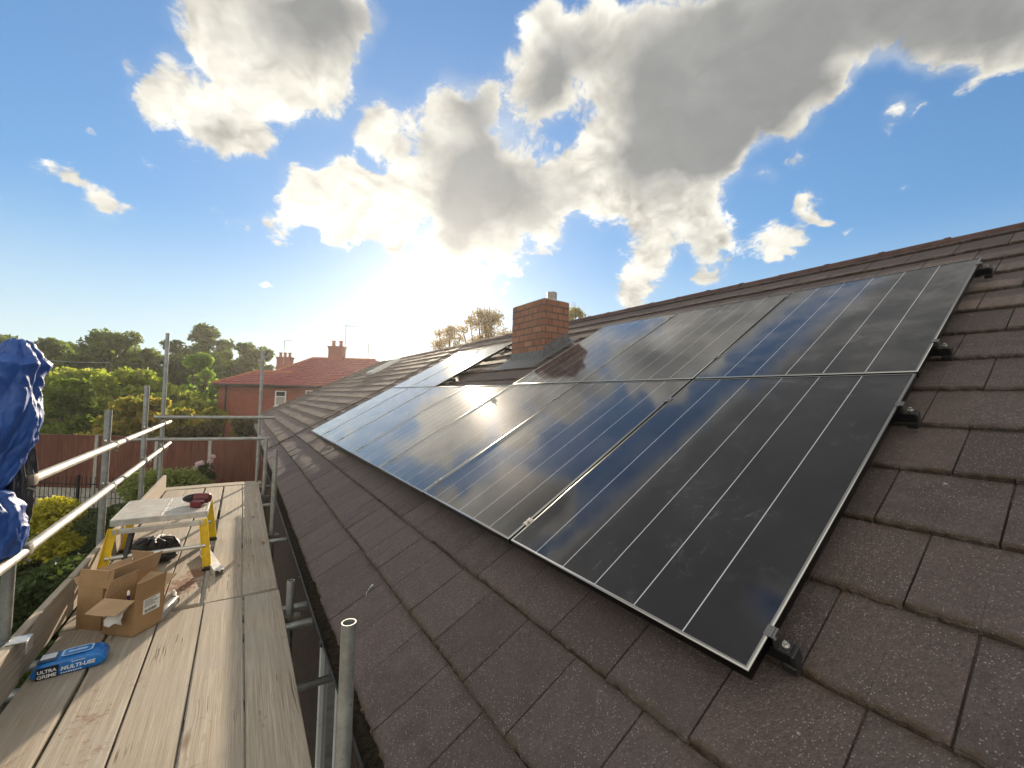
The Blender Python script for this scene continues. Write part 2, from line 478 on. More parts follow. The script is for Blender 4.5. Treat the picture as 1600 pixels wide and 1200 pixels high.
def brick_material(name, c1, c2, mortar, bw, bh, mw=0.012, bump=0.5, garden=False):
    m, T, b = material(name)
    c = T.coord('Object')
    x, y, z = T.sep(c)
    vec = T.comb(T.m('ADD', x, y), z, 0.0)
    if garden:
        g = T.n.new('ShaderNodeNewGeometry').outputs['Position']
        vec = T.comb(T.m('ADD', T.v('DOT_PRODUCT', g, tuple(VR)), T.v('DOT_PRODUCT', g, tuple(VF))), T.sep(g)[2], 0.0)
    br = T.n.new('ShaderNodeTexBrick')
    T.put(br.inputs['Vector'], vec)
    br.inputs['Scale'].default_value = 1.0
    br.inputs['Brick Width'].default_value = bw; br.inputs['Row Height'].default_value = bh
    br.inputs['Mortar Size'].default_value = mw; br.inputs['Mortar Smooth'].default_value = 0.15
    br.inputs['Bias'].default_value = 0.0
    br.inputs['Color1'].default_value = (*c1, 1); br.inputs['Color2'].default_value = (*c2, 1); br.inputs['Mortar'].default_value = (*mortar, 1)
    n = T.noise(c, 18.0, 6, 0.65); n2 = T.noise(c, 2.2, 4, 0.6)
    col = T.mix(T.ramp(n, 0.3, 0.7, 0.0, 0.45), br.outputs[0], T.mix(1.0, br.outputs[0], (0.6, 0.55, 0.55), 'MULTIPLY'))
    col = T.mix(T.ramp(n2, 0.45, 0.7, 0.0, 0.35), col, T.mix(1.0, col, (0.7, 0.68, 0.7), 'MULTIPLY'))
    hgt = T.m('SUBTRACT', T.m('MULTIPLY', n, 0.35), br.outputs['Fac'])
    P(b, T, col=col, rough=0.9, spec=0.2, normal=T.bump(hgt, bump, 0.012))
    return m
M['brick'] = brick_material('chimney_brick', (0.37, 0.175, 0.115), (0.24, 0.112, 0.078), (0.155, 0.115, 0.09), 0.225, 0.098)
M['wall_brick'] = brick_material('house_brick', (0.075, 0.045, 0.034), (0.055, 0.034, 0.026), (0.08, 0.07, 0.06), 0.225, 0.075)
M['red_brick'] = brick_material('red_brick', (0.36, 0.10, 0.062), (0.28, 0.075, 0.05), (0.30, 0.15, 0.11), 0.225, 0.075, 0.012, 0.4, True)
M['red_tile'] = None

def pantile_material(name, base):
    """interlocking roof tile: rolls run down the slope, courses step across it (UV in metres)"""
    m, T, b = material(name)
    uv = T.coord('UV')
    x, y, _ = T.sep(uv)
    fx = T.m('FRACT', T.m('DIVIDE', x, 0.30)); fy = T.m('FRACT', T.m('DIVIDE', y, 0.34))
    roll = T.m('POWER', T.m('ABSOLUTE', T.m('SINE', T.m('MULTIPLY', fx, PI))), 0.6)
    n = T.noise(uv, 3.0, 5, 0.6)
    cell = T.white(T.comb(T.m('FLOOR', T.m('DIVIDE', x, 0.30)), T.m('FLOOR', T.m('DIVIDE', y, 0.34)), 0.0))
    col = T.mix(T.ramp(n, 0.3, 0.7), tuple(v * 0.75 for v in base), tuple(v * 1.2 for v in base))
    col = T.mix(T.m('MULTIPLY', cell, 0.4), col, tuple(v * 0.65 for v in base))
    h = T.m('ADD', T.m('MULTIPLY', roll, 0.6), T.m('SUBTRACT', 1.0, fy))
    P(b, T, col=col, rough=0.7, spec=0.3, normal=T.bump(h, 1.0, 0.045))
    return m
M['red_tile'] = pantile_material('red_pantile', (0.30, 0.082, 0.078))

def galv(name, col=(0.36, 0.37, 0.36), rough=0.42, dirt=0.5):
    m, T, b = material(name)
    c = T.coord('Object')
    r = rand(T)
    n = T.noise(T.v('ADD', c, T.comb(T.m('MULTIPLY', r, 30.0), 0.0, 0.0)), 9.0, 6, 0.7)
    n2 = T.noise(c, 55.0, 4, 0.7)
    cc = T.mix(T.ramp(n, 0.35, 0.7, 0.0, 1.0), tuple(x * 0.75 for x in col), tuple(min(1, x * 1.15) for x in col))
    cc = T.mix(T.ramp(n2, 0.6, 0.72, 0.0, dirt), cc, (0.13, 0.10, 0.075))
    P(b, T, col=cc, metal=0.65, rough=T.ramp(n2, 0.3, 0.7, rough - 0.08, rough + 0.2), normal=T.bump(n2, 0.25, 0.002))
    return m
M['galv'] = galv('galvanised_tube')
M['galv_worn'] = galv('worn_scaffold_tube', (0.40, 0.385, 0.34), 0.55, 0.5)
M['coupler'] = galv('scaffold_coupler', (0.25, 0.22, 0.19), 0.5, 0.8)

def board_material():
    m, T, b = material('scaffold_board_wood')
    c = T.coord('Object')
    r = rand(T)
    c2 = T.v('ADD', c, T.comb(T.m('MULTIPLY', r, 7.0), T.m('MULTIPLY', r, 31.0), T.m('MULTIPLY', r, 5.0)))
    warp = T.v('SCALE', T.v('SUBTRACT', T.noise(T.mapping(c2, (2, 1.2, 2)), 1.6, 3, 0.5, color=True), (0.5, 0.5, 0.5)), scale=0.05)
    cw = T.v('ADD', c2, warp)
    kn = T.vor(T.mapping(cw, (4.6, 1.15, 3.0)), 1.0)
    ring = T.noise(T.mapping(cw, (46, 0.55, 26)), 1.0, 6, 0.62)
    fib = T.noise(T.mapping(c2, (260, 3.0, 120)), 1.0, 4, 0.7)
    blot = T.noise(c2, 3.0, 6, 0.65)
    col = T.mix(T.ramp(ring, 0.32, 0.68), (0.34, 0.285, 0.225), (0.47, 0.415, 0.345))
    col = T.mix(T.ramp(fib, 0.38, 0.66, 0.0, 0.6), col, (0.20, 0.155, 0.105))
    col = T.mix(T.ramp(blot, 0.40, 0.68, 0.0, 0.65), col, (0.33, 0.305, 0.27))
    col = T.mix(T.ramp(T.noise(c2, 1.1, 7, 0.7), 0.52, 0.7, 0.0, 0.5), col, (0.24, 0.205, 0.165))
    col = T.mix(T.m('MULTIPLY', T.ramp(r, 0.3, 1.0), 0.3), col, (0.33, 0.28, 0.22))
    col = T.mix(T.m('MULTIPLY', T.ramp(T.m('ADD', kn, T.m('MULTIPLY', T.m('SUBTRACT', fib, 0.5), 0.12)), 0.10, 0.03), 0.75), col, (0.13, 0.08, 0.05))
    crack = T.noise(T.mapping(cw, (38, 0.16, 30)), 1.0, 2, 0.4)
    ck = T.m('MULTIPLY', T.ramp(T.m('ABSOLUTE', T.m('SUBTRACT', crack, 0.5)), 0.012, 0.004), T.ramp(T.noise(c2, 2.1, 2, 0.5), 0.57, 0.64))
    col = T.mix(T.m('MULTIPLY', ck, 0.8), col, (0.06, 0.045, 0.035))
    # scuffs and dark marks
    sc = T.m('MULTIPLY', T.ramp(T.noise(T.mapping(c2, (12, 7, 12)), 1.0, 7, 0.78), 0.60, 0.72), 0.75)
    col = T.mix(sc, col, (0.12, 0.10, 0.085))
    pl = T.m('MULTIPLY', T.ramp(T.noise(T.mapping(c2, (16, 9, 16)), 1.0, 6, 0.75), 0.66, 0.73), T.ramp(T.noise(c2, 1.7, 2, 0.5), 0.5, 0.62))
    col = T.mix(T.m('MULTIPLY', pl, 0.6), col, (0.56, 0.54, 0.50))
    # dried clay trodden into the boards
    g = T.n.new('ShaderNodeNewGeometry').outputs['Position']
    acc = None
    for x, y, rr, a in MUD:
        f = T.ramp(T.v('DISTANCE', T.v('MULTIPLY', g, (1.0, 0.62, 0.0)), (x, y * 0.62, 0.0)), rr, 0.0, 0.0, a)
        acc = f if acc is None else T.m('MAXIMUM', acc, f)
    cl = T.ramp(T.m('ADD', acc, T.m('MULTIPLY', T.m('SUBTRACT', T.noise(g, 26.0, 7, 0.75), 0.5), 1.7)), 0.42, 0.75)
    cl = T.m('MULTIPLY', cl, T.ramp(acc, 0.02, 0.25))
    col = T.mix(T.m('MULTIPLY', cl, 0.85), col, T.mix(T.noise(g, 60.0, 4, 0.6), (0.24, 0.105, 0.055), (0.12, 0.05, 0.03)))
    h = T.m('ADD', T.m('MULTIPLY', fib, 0.7), T.m('SUBTRACT', T.m('MULTIPLY', ring, 0.5), T.m('MULTIPLY', ck, 1.5)))
    P(b, T, col=col, rough=0.85, spec=0.2, normal=T.bump(h, 0.45, 0.004))
    return m
MUD = [(-0.30, 3.95, 0.26, 0.8), (-0.22, 4.15, 0.22, 0.8), (-0.42, 3.95, 0.18, 0.7), (-0.50, 2.55, 0.20, 0.55), (-0.44, 2.32, 0.17, 0.5), (-0.68, 2.35, 0.13, 0.5),
       (-0.58, 2.0, 0.12, 0.5), (-0.36, 2.75, 0.10, 0.5), (-0.30, 5.1, 0.3, 0.35), (-0.40, 4.6, 0.25, 0.4)]
M['board'] = board_material()

M['alu'] = simple('anodised_aluminium', (0.62, 0.62, 0.60), 0.32, 1.0, 0.08, 30)
M['alu_dull'] = simple('mill_aluminium', (0.60, 0.60, 0.58), 0.45, 0.85, 0.12, 25, 0.1)
M['alu_white'] = simple('worn_platform_aluminium', (0.62, 0.60, 0.56), 0.55, 0.35, 0.18, 22, 0.15)
M['black_metal'] = simple('black_anodised_metal', (0.018, 0.018, 0.02), 0.4, 0.6, 0.2)
M['black_plastic'] = simple('black_plastic', (0.016, 0.016, 0.017), 0.42, 0, 0.25, 20, 0.1)
M['gutter'] = simple('black_gutter_plastic', (0.022, 0.021, 0.020), 0.5, 0, 0.4, 9, 0.15)
M['upvc'] = simple('white_upvc', (0.74, 0.74, 0.72), 0.35, 0, 0.05, 4)
M['lead'] = simple('lead_sheet', (0.12, 0.125, 0.135), 0.5, 0.25, 0.25, 14, 0.4)
M['steel'] = simple('bright_steel', (0.62, 0.60, 0.56), 0.3, 1.0, 0.1, 30)
M['concrete'] = simple('concrete', (0.36, 0.34, 0.30), 0.9, 0, 0.22, 9, 0.4, 0.2)
M['terracotta'] = simple('terracotta', (0.36, 0.13, 0.08), 0.85, 0, 0.2, 6, 0.2, 0.2)

def glass_dark(name):
    m, T, b = material(name)
    n = T.noise(T.coord('Object'), 2.0, 3)
    P(b, T, col=T.mix(n, (0.015, 0.018, 0.02), (0.04, 0.045, 0.05)), rough=0.06, spec=0.6)
    return m
M['pane'] = glass_dark('window_glass')

def panel_glass():
    """black monocrystalline module under low-iron glass; x up the slope, y across (metres)"""
    m, T, b = material('solar_glass')
    c = T.coord('Object')
    x, y, z = T.sep(c)
    fy = T.m('FRACT', T.m('DIVIDE', T.m('SUBTRACT', y, 0.014), (PW - 0.028) / 6))
    dy = T.m('MULTIPLY', T.m('MINIMUM', fy, T.m('SUBTRACT', 1.0, fy)), (PW - 0.028) / 6)
    line = T.ramp(dy, 0.0021, 0.0013)
    edge = T.m('MULTIPLY', T.ramp(y, 0.035, 0.04), T.ramp(y, PW - 0.035, PW - 0.04))
    line = T.m('MULTIPLY', line, edge)
    fb = T.m('FRACT', T.m('DIVIDE', y, 0.0185))
    bus = T.m('MULTIPLY', T.ramp(T.m('ABSOLUTE', T.m('SUBTRACT', fb, 0.5)), 0.035, 0.015), 0.07)
    fx = T.m('FRACT', T.m('DIVIDE', x, 0.0915))
    gap = T.m('MULTIPLY', T.ramp(T.m('ABSOLUTE', T.m('SUBTRACT', fx, 0.5)), 0.014, 0.008), 0.7)
    n = T.noise(c, 2.0, 4, 0.5)
    base = T.mix(n, (0.0055, 0.0055, 0.009), (0.008, 0.0078, 0.012))
    base = T.mix(gap, base, (0.004, 0.004, 0.005))
    base = T.mix(bus, base, (0.11, 0.10, 0.10))
    base = T.mix(line, base, (0.58, 0.60, 0.66))
    # hand smears and dried drips on the glass
    r = rand(T)
    cs = T.v('ADD', c, T.comb(T.m('MULTIPLY', r, 40.0), T.m('MULTIPLY', r, 13.0), 0.0))
    sm = T.m('MULTIPLY', T.ramp(T.noise(cs, 8.0, 8, 0.75, dist=1.1), 0.52, 0.72), T.ramp(T.noise(cs, 1.9, 4, 0.55), 0.38, 0.62))
    dust = T.ramp(T.noise(cs, 3.0, 7, 0.7), 0.35, 0.75)
    base = T.mix(T.m('MULTIPLY', sm, 0.10), base, (0.45, 0.48, 0.58))
    base = T.mix(T.m('ADD', 0.004, T.m('MULTIPLY', dust, 0.008)), base, (0.6, 0.5, 0.45))
    rough = T.m('ADD', T.m('ADD', 0.30, T.m('MULTIPLY', dust, 0.08)), T.m('MULTIPLY', sm, 0.08))
    crough = T.m('ADD', T.m('ADD', 0.055, T.m('MULTIPLY', dust, 0.04)), T.m('MULTIPLY', sm, 0.08))
    P(b, T, col=base, rough=rough, ior=1.5, spec=0.004, coat=1.0, coat_rough=crough, sheen=T.m('MULTIPLY', dust, 0.35))
    b.inputs['Sheen Roughness'].default_value = 0.35
    b.inputs['Coat IOR'].default_value = 1.68
    return m
PW, PL = 1.134, 1.722
M['panel'] = panel_glass()

def leaf_material(name, c1, c2, trans=0.45, c3=None):
    m, T, b = material(name)
    g = T.n.new('ShaderNodeNewGeometry')
    r = g.outputs['Random Per Island']
    n = T.noise(g.outputs['Position'], 0.9, 3, 0.6)
    col = T.mix(T.m('ADD', T.m('MULTIPLY', r, 0.65), T.m('MULTIPLY', T.ramp(n, 0.3, 0.7), 0.35)), c1, c2)
    if c3 is not None:
        col = T.mix(T.ramp(T.m('ADD', T.m('MULTIPLY', r, 0.5), T.m('MULTIPLY', n, 0.6)), 0.45, 0.75), col, c3)
    P(b, T, col=col, rough=0.55, spec=0.3)
    tr = T.n.new('ShaderNodeBsdfTranslucent')
    T.put(tr.inputs[0], T.mix(1.0, col, (1.5, 1.55, 0.75), 'MULTIPLY'))
    mx = T.n.new('ShaderNodeMixShader'); mx.inputs[0].default_value = trans
    out = T.n['Material Output']
    T.l.new(b.outputs[0], mx.inputs[1]); T.l.new(tr.outputs[0], mx.inputs[2]); T.l.new(mx.outputs[0], out.inputs[0])
    return m
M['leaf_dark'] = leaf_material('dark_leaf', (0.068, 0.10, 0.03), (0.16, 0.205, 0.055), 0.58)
M['leaf_mid'] = leaf_material('mid_leaf', (0.15, 0.22, 0.035), (0.31, 0.37, 0.07), 0.58, (0.40, 0.40, 0.10))
M['leaf_bush'] = leaf_material('bush_leaf', (0.09, 0.14, 0.028), (0.22, 0.27, 0.055), 0.5)
M['leaf_fresh'] = leaf_material('fresh_leaf', (0.14, 0.24, 0.045), (0.27, 0.37, 0.08), 0.58)
M['leaf_autumn'] = leaf_material('turning_leaf', (0.16, 0.18, 0.04), (0.29, 0.29, 0.07), 0.58, (0.38, 0.27, 0.08))
M['leaf_russet'] = leaf_material('russet_leaf', (0.20, 0.14, 0.07), (0.32, 0.22, 0.12), 0.55)
M['leaf_yellow'] = leaf_material('golden_leaf', (0.34, 0.31, 0.03), (0.52, 0.47, 0.06), 0.4)
M['leaf_hedge'] = leaf_material('hedge_leaf', (0.07, 0.07, 0.03), (0.14, 0.11, 0.05), 0.45)
M['leaf_ground'] = leaf_material('ground_leaf', (0.028, 0.05, 0.015), (0.075, 0.105, 0.03), 0.4)
M['leaf_mound'] = leaf_material('mound_leaf', (0.13, 0.17, 0.045), (0.26, 0.29, 0.09), 0.45)
M['bark'] = simple('bark', (0.09, 0.07, 0.05), 0.95, 0, 0.35, 10, 0.5, 0.1)

# ------------------------------------------------------------------ the houses with the tiled roof
U0, NCOURSE, URIDGE = -0.222, 17, 5.25
YJ = 0.09                                   # a tile joint of the even courses

def roof_surface(name, mat, parent, y0, y1, sub, seed, hip=None, rough=1.0, w0=0.0):
    """one sheet of interlocked flat tiles: stepped courses, staggered joints, worn edges"""
    rg = np.random.default_rng(seed)
    j0, j1 = math.ceil((y0 - YJ) / (TW / 2)), math.floor((y1 - YJ) / (TW / 2))
    cols = [(y0, None)]
    for j in range(j0, j1 + 1):
        yj = YJ + j * TW / 2
        cols += [(yj - .0034, None), (yj - .0017, j), (yj + .0017, j), (yj + .0034, None)]
        for s in range(1, sub + 1):
            cols.append((yj + TW / 2 * s / (sub + 1), None))
    cols = [c for c in cols if y0 <= c[0] <= y1] + [(y1, None)]
    cols.sort(key=lambda c: c[0])
    Y = np.array([c[0] for c in cols]); J = [c[1] for c in cols]
    n = len(cols)
    rows = []
    for k in range(NCOURSE):
        uk = U0 + k * GAUGE
        ue = min(uk + GAUGE, URIDGE)
        tid = np.floor((Y - YJ + (k % 2) * TW / 2) / TW).astype(int); tid -= tid.min()
        tj = rg.uniform(-.0028, .0036, tid.max() + 2)[tid] * rough
        tu = rg.uniform(-.0045, .0045, tid.max() + 2)[tid] * rough
        tt = rg.uniform(-.0018, .0018, tid.max() + 2)[tid] * rough
        gr = np.array([(-.011 if (j is not None and (j + k) % 2 == 0) else 0.0) for j in J])
        e1 = rg.normal(0, .0026, n) * rough; e2 = rg.normal(0, .0020, n) * rough
        fr = (np.mod(Y - YJ + (k % 2) * TW / 2, TW) / TW - .5) * tt * 2
        base = .004
        rows.append((uk + tu + e1, np.full(n, base - .004)))
        rows.append((uk + tu + e1 + .0005, base + .0135 + tj + gr + e2 + fr))
        rows.append((uk + tu + e1 * .6 + .006, base + .0200 + tj + gr + e2 * .5 + fr))
        rows.append((np.full(n, uk + GAUGE * .5), base + .0105 + tj * .6 + gr + fr * .5))
        rows.append((np.full(n, ue - .002), np.full(n, base + .001) + gr * .5))
    vs = []
    for (u, w) in rows:
        u = np.minimum(np.broadcast_to(u, n), URIDGE)
        yy = Y if hip is None else np.minimum(Y, hip - .866 * (u - U0))
        vs.append(np.stack([u, yy, np.broadcast_to(w, n) + w0], 1))
    V = np.concatenate(vs)
    F = []
    nr = len(rows)
    for r in range(nr - 1):
        for c in range(n - 1):
            a = r * n + c
            q = (a, a + n, a + n + 1, a + 1)
            if hip is not None and abs(V[a][1] - V[a + 1][1]) < 1e-6 and abs(V[a + n][1] - V[a + n + 1][1]) < 1e-6:
                continue
            F.append(q)
    F = [tuple(reversed(q)) for q in F]
    me = bpy.data.meshes.new(name)
    me.from_pydata(V.tolist(), [], F)
    me.materials.append(mat); me.update()
    me.polygons.foreach_set('use_smooth', [True] * len(me.polygons))
    me.set_sharp_from_angle(angle=math.radians(28))
    o = bpy.data.objects.new(name, me); COL.objects.link(o)
    o.parent = parent
    o.matrix_local = Matrix.Translation(ROOF_ORG - Vector(parent.location)) @ ROOF_ROT.to_4x4()
    return o

XR, ZR = (ROOF_ORG + S_ * URIDGE).x, (ROOF_ORG + S_ * URIDGE).z      # the ridge line
XE, ZE = (ROOF_ORG + S_ * U0).x, (ROOF_ORG + S_ * U0).z              # the edge of the eaves
XB = 2 * XR - XE                                                     # the eaves at the back
WALLX = 0.80
YP, YHIP = 10.12, 22.8                       # party line between the two houses; far corner of the eaves

def ridge_caps(name, parent, ya, yb, seed):
    rg = random.Random(seed)
    mb = MB(); y = ya; L = 0.45
    while y < yb - 0.05:
        e = min(y + L, yb)
        dz = rg.uniform(-.003, .003); dx = rg.uniform(-.004, .004)
        vs = []; fs = []; n = 10
        for j, (yy, r) in enumerate(((y, .112), (y + .035, .111), (y + .038, .106), (e + .012, .104))):
            for k in range(n + 1):
                a = PI * (-.06 + 1.12 * k / n)
                vs.append(Vector((XR + dx + r * 1.05 * math.cos(a), yy, ZR + dz - .070 + r * math.sin(a))))
        for j in range(3):
            for k in range(n):
                a = j * (n + 1) + k
                fs.append((a, a + 1, a + n + 2, a + n + 1))
        fs.append(tuple(range(n, -1, -1)))
        mb.add(vs, fs)
        y = e
    return mb.build(name, M['ridge'], parent, smooth=35)

# ---- nearer house
house = thing('terraced_house', 'nearer house whose brown tiled roof carries the black solar panels and the brick chimney', 'house', W(WALLX, 3.5, -EYE))
roof_surface('roof', M['tile'], house, -3.6, 5.2, 9, 3)
roof_surface('roof', M['tile'], house, 5.2, YP, 2, 4, w0=-.0005)
ridge_caps('ridge_capping', house, -3.6, YP, 5)
mb = MB()
mb.sheet([(XR - .05, -3.6, ZR - .03), (XR - .05, YP, ZR - .03), (XB, YP, ZE - .03), (XB, -3.6, ZE - .03)], .06)
mb.build('roof', M['old_tile'], house)
mb = MB()      # walls under the roof
mb.box(((WALLX + XB - .35) / 2, (-3.4 + YP) / 2, (ZE - .16) / 2), (XB - .35 - WALLX, YP + 3.4, ZE - .16))
mb.add([(WALLX, -3.4, ZE - .16), (XB - .35, -3.4, ZE - .16), (XR, -3.4, ZR - .1), (WALLX, -3.2, ZE - .16), (XB - .35, -3.2, ZE - .16), (XR, -3.2, ZR - .1)],
       [(0, 1, 2), (5, 4, 3), (0, 2, 5, 3), (1, 4, 5, 2), (0, 3, 4, 1)])
mb.build('wall', M['wall_brick'], house)
def fascia(parent, ya, yb):
    mb = MB()
    mb.box((XE + .075, (ya + yb) / 2, ZE - .125), (.022, yb - ya, .17), bevel=.003)
    mb.box(((XE + .09 + WALLX) / 2, (ya + yb) / 2, ZE - .205), (WALLX - XE - .09, yb - ya, .012))
    mb.build('fascia', M['gutter'], parent)
def gutter(parent, ya, yb):
    mb = MB(); vs = []; fs = []
    cx, cz, r = XE + .008, ZE - .062, .056
    pr = []
    n = 14
    for k in range(n + 1):
        a = PI + PI * k / n
        pr.append((cx + r * math.cos(a), cz + r * math.sin(a) * 1.1))
    pr = [(pr[0][0] + .003, cz + .008), (pr[0][0] - .004, cz + .008)] + pr[1:]
    pin = [(cx + (x - cx) * .93, cz + (z - cz) * .93) for x, z in reversed(pr[2:])] + [(pr[0][0] + .003, cz)]
    pr = pr + pin
    ys = np.arange(ya, yb + .01, .8)
    for i, y in enumerate(ys):
        sag = .004 * math.sin(y * 2.1) 
        for x, z in pr:
            vs.append((x, y, z + sag))
    k = len(pr)
    for i in range(len(ys) - 1):
        for j in range(k):
            fs.append((i * k + j, i * k + (j + 1) % k, (i + 1) * k + (j + 1) % k, (i + 1) * k + j))
    mb.add(vs, fs)
    g = mb.build('gutter', M['gutter'], parent, smooth=40)
    y = ya + .35
    b = MB()
    b.box((cx - r - .002, y, cz - .004), (.016, .030, .022), bevel=.004)
    b.tube([(cx - r - .006, y + .05, cz - .012), (cx - r - .012, y + .055, cz + .012), (cx - r + .002, y + .05, cz + .02)], .003, 6)
    b.tube([(cx - r + .004, y, cz - .012), (cx - r - .004, y + .03, cz - .012), (cx - r - .006, y + .05, cz - .012)], .004, 6)
    br = b.build('bracket', M['black_plastic'], g)
    for i in range(1, min(14, int((yb - y) / .92))):
        b2 = br.copy(); COL.objects.link(b2); b2.parent = g
        b2.location = br.location + Vector((0, .92 * i, 0))
    # silt and moss lying in the gutter
    s = MB(); vs = []; fs = []
    ys = np.arange(ya, yb + .01, .06)
    rg = random.Random(int(ya * 10) + 3)
    for y in ys:
        hgt = cz - .030 + .012 * mnoise.noise((y * 3, 1, 2)) + rg.uniform(-.003, .003)
        vs += [(cx - .047, y, hgt - .006), (cx, y, hgt + .004), (cx + .047, y, hgt + .008)]
    for i in range(len(ys) - 1):
        for j in range(2):
            a = i * 3 + j
            fs.append((a, a + 1, a + 4, a + 3))
    s.add(vs, fs)
    s.build('gutter_silt', M['silt'], g, smooth=60)
M['silt'] = simple('gutter_silt', (0.040, 0.032, 0.022), 0.95, 0, 0.5, 40, 0.8, 0.1)
fascia(house, -3.5, YP)
gutter(house, -3.5, YP)

def window(parent, ya, yb, za, zb, x=WALLX, bars=1):
    mb = MB(); t = .07
    mb.box((x - .012, ya + t / 2, (za + zb) / 2), (.07, t, zb - za), bevel=.006)
    mb.box((x - .012, yb - t / 2, (za + zb) / 2), (.07, t, zb - za), bevel=.006)
    mb.box((x - .012, (ya + yb) / 2, zb - t / 2), (.068, yb - ya - 2 * t, t), bevel=.006)
    mb.box((x - .012, (ya + yb) / 2, za + t / 2), (.068, yb - ya - 2 * t, t), bevel=.006)
    for k in range(bars):
        y = ya + (yb - ya) * (k + 1) / (bars + 1)
        mb.box((x - .010, y, (za + zb) / 2), (.062, t, zb - za - 2 * t), bevel=.006)
    w = mb.build('window', M['upvc'], parent)
    s = MB().box((x - .06, (ya + yb) / 2, za - .022), (.16, yb - ya + .1, .04), bevel=.006)
    s.build('sill', M['upvc'], w)
    MB().box((x - .004, (ya + yb) / 2, (za + zb) / 2), (.012, yb - ya - .1, zb - za - .1)).build('pane', M['pane'], w)
window(house, 3.62, 4.46, .05, EYE - 2.33, bars=0)
window(house, -.4, 1.4, .9, EYE - 2.3, bars=1)

M['flue'] = simple('weathered_flue_metal', (0.45, 0.42, 0.39), 0.5, 0.5, 0.25, 20)
# ---- chimney stack: brick, lead flashing, metal terminal
CX0, CX1, CY0, CY1 = 3.60, 4.075, 4.71, 5.53
CZ = EYE + 1.475
mb = MB()
course = .098
z = EYE + .30; k = 0
rg = random.Random(4)
while z < CZ - .001:                        # brick by brick courses, each a little uneven
    h = min(course, CZ - z)
    e = rg.uniform(-.003, .003)
    e2 = .012 if k == 0 else 0
    mb.box(((CX0 + CX1) / 2 + rg.uniform(-.002, .002), (CY0 + CY1) / 2 + rg.uniform(-.002, .002), z + h / 2), (CX1 - CX0 + e, CY1 - CY0 + e, h - .0015), bevel=.004)
    z += h; k += 1
chim = mb.build('chimney', M['brick'], house)
mb = MB()
mb.box(((CX0 + CX1) / 2, (CY0 + CY1) / 2, CZ + .006), (CX1 - CX0 - .03, CY1 - CY0 - .03, .02), bevel=.006)
mb.build('chimney_cap', M['concrete'], chim)
mb = MB()
fcx, fcy = CX0 + .30, CY0 + .20
prof = [(.0, CZ + .0)]
zz = CZ + .01
mb.lathe((fcx, fcy, 0), [(.062, CZ), (.062, CZ + .165), (.0, CZ + .165)], 20)
for i in range(5):
    zz = CZ + .018 + i * .030
    mb.lathe((fcx, fcy, 0), [(.062, zz), (.078, zz + .002), (.078, zz + .014), (.062, zz + .018)], 20)
mb.lathe((fcx, fcy, 0), [(.0, CZ + .176), (.078, CZ + .172), (.078, CZ + .166), (.05, CZ + .164)], 20)
mb.build('flue_terminal', M['flue'], chim, smooth=40)
def roof_z(x): return (ROOF_ORG.z + ROOF_H * 0 + (x - ROOF_ORG.x) * math.tan(PITCH))
mb = MB()      # stepped flashing up the cheek towards us, apron at the front
zb = lambda x: ROOF_ORG.z + (x - ROOF_ORG.x) * math.tan(PITCH) + .02
ns = 4; sx = (CX1 - CX0) / ns
for i in range(ns):
    x0 = CX0 + i * sx; x1 = x0 + sx
    top = zb(x1) + .135
    mb.sheet([(x0 - .004, CY0 - .009, zb(x0) - .02), (x1 + .004, CY0 - .009, zb(x1) - .02), (x1 + .004, CY0 - .009, top), (x0 - .004, CY0 - .009, top)], .004 + .001 * (i % 2), (0, -1, 0))
    mb.sheet([(x0, CY1 + .005, zb(x0) - .02), (x0, CY1 + .005, top), (x1, CY1 + .005, top), (x1, CY1 + .005, zb(x1) - .02)], .004 + .001 * (i % 2), (0, 1, 0))
mb.sheet([(CX0 - .009, CY0 - .02, zb(CX0)), (CX0 - .009, CY0 - .02, zb(CX0) + .13), (CX0 - .009, CY1 + .02, zb(CX0) + .13), (CX0 - .009, CY1 + .02, zb(CX0))], .004, (-1, 0, 0))
# apron dressed down over the tiles
vs = []; fs = []
na, nb = 24, 6
for i in range(na + 1):
    y = CY0 - .16 + (CY1 - CY0 + .32) * i / na
    for j in range(nb + 1):
        x = CX0 - .005 - .26 * j / nb
        w = .036 + .006 * mnoise.noise((y * 7, j * .7, 3)) + (.012 if j == 0 else 0)
        vs.append(Vector((x, y, zb(x) - .02)) + N_ * w)
for i in range(na):
    for j in range(nb):
        a = i * (nb + 1) + j
        fs.append((a, a + 1, a + nb + 2, a + nb + 1))
mb.add(vs, fs)
for y0_, y1_ in ((CY0 - .17, CY0 - .012), (CY1 + .012, CY1 + .17)):
    for i in range(6):
        xa = CX0 + (CX1 - CX0 + .1) * i / 6; xb = CX0 + (CX1 - CX0 + .1) * (i + 1) / 6
        mb.quad(Vector((xa, y0_, zb(xa) - .02)) + N_ * .038, Vector((xb, y0_, zb(xb) - .02)) + N_ * .036, Vector((xb, y1_, zb(xb) - .02)) + N_ * .042, Vector((xa, y1_, zb(xa) - .02)) + N_ * .041)
mb.build('lead_flashing', M['lead'], chim, smooth=40)

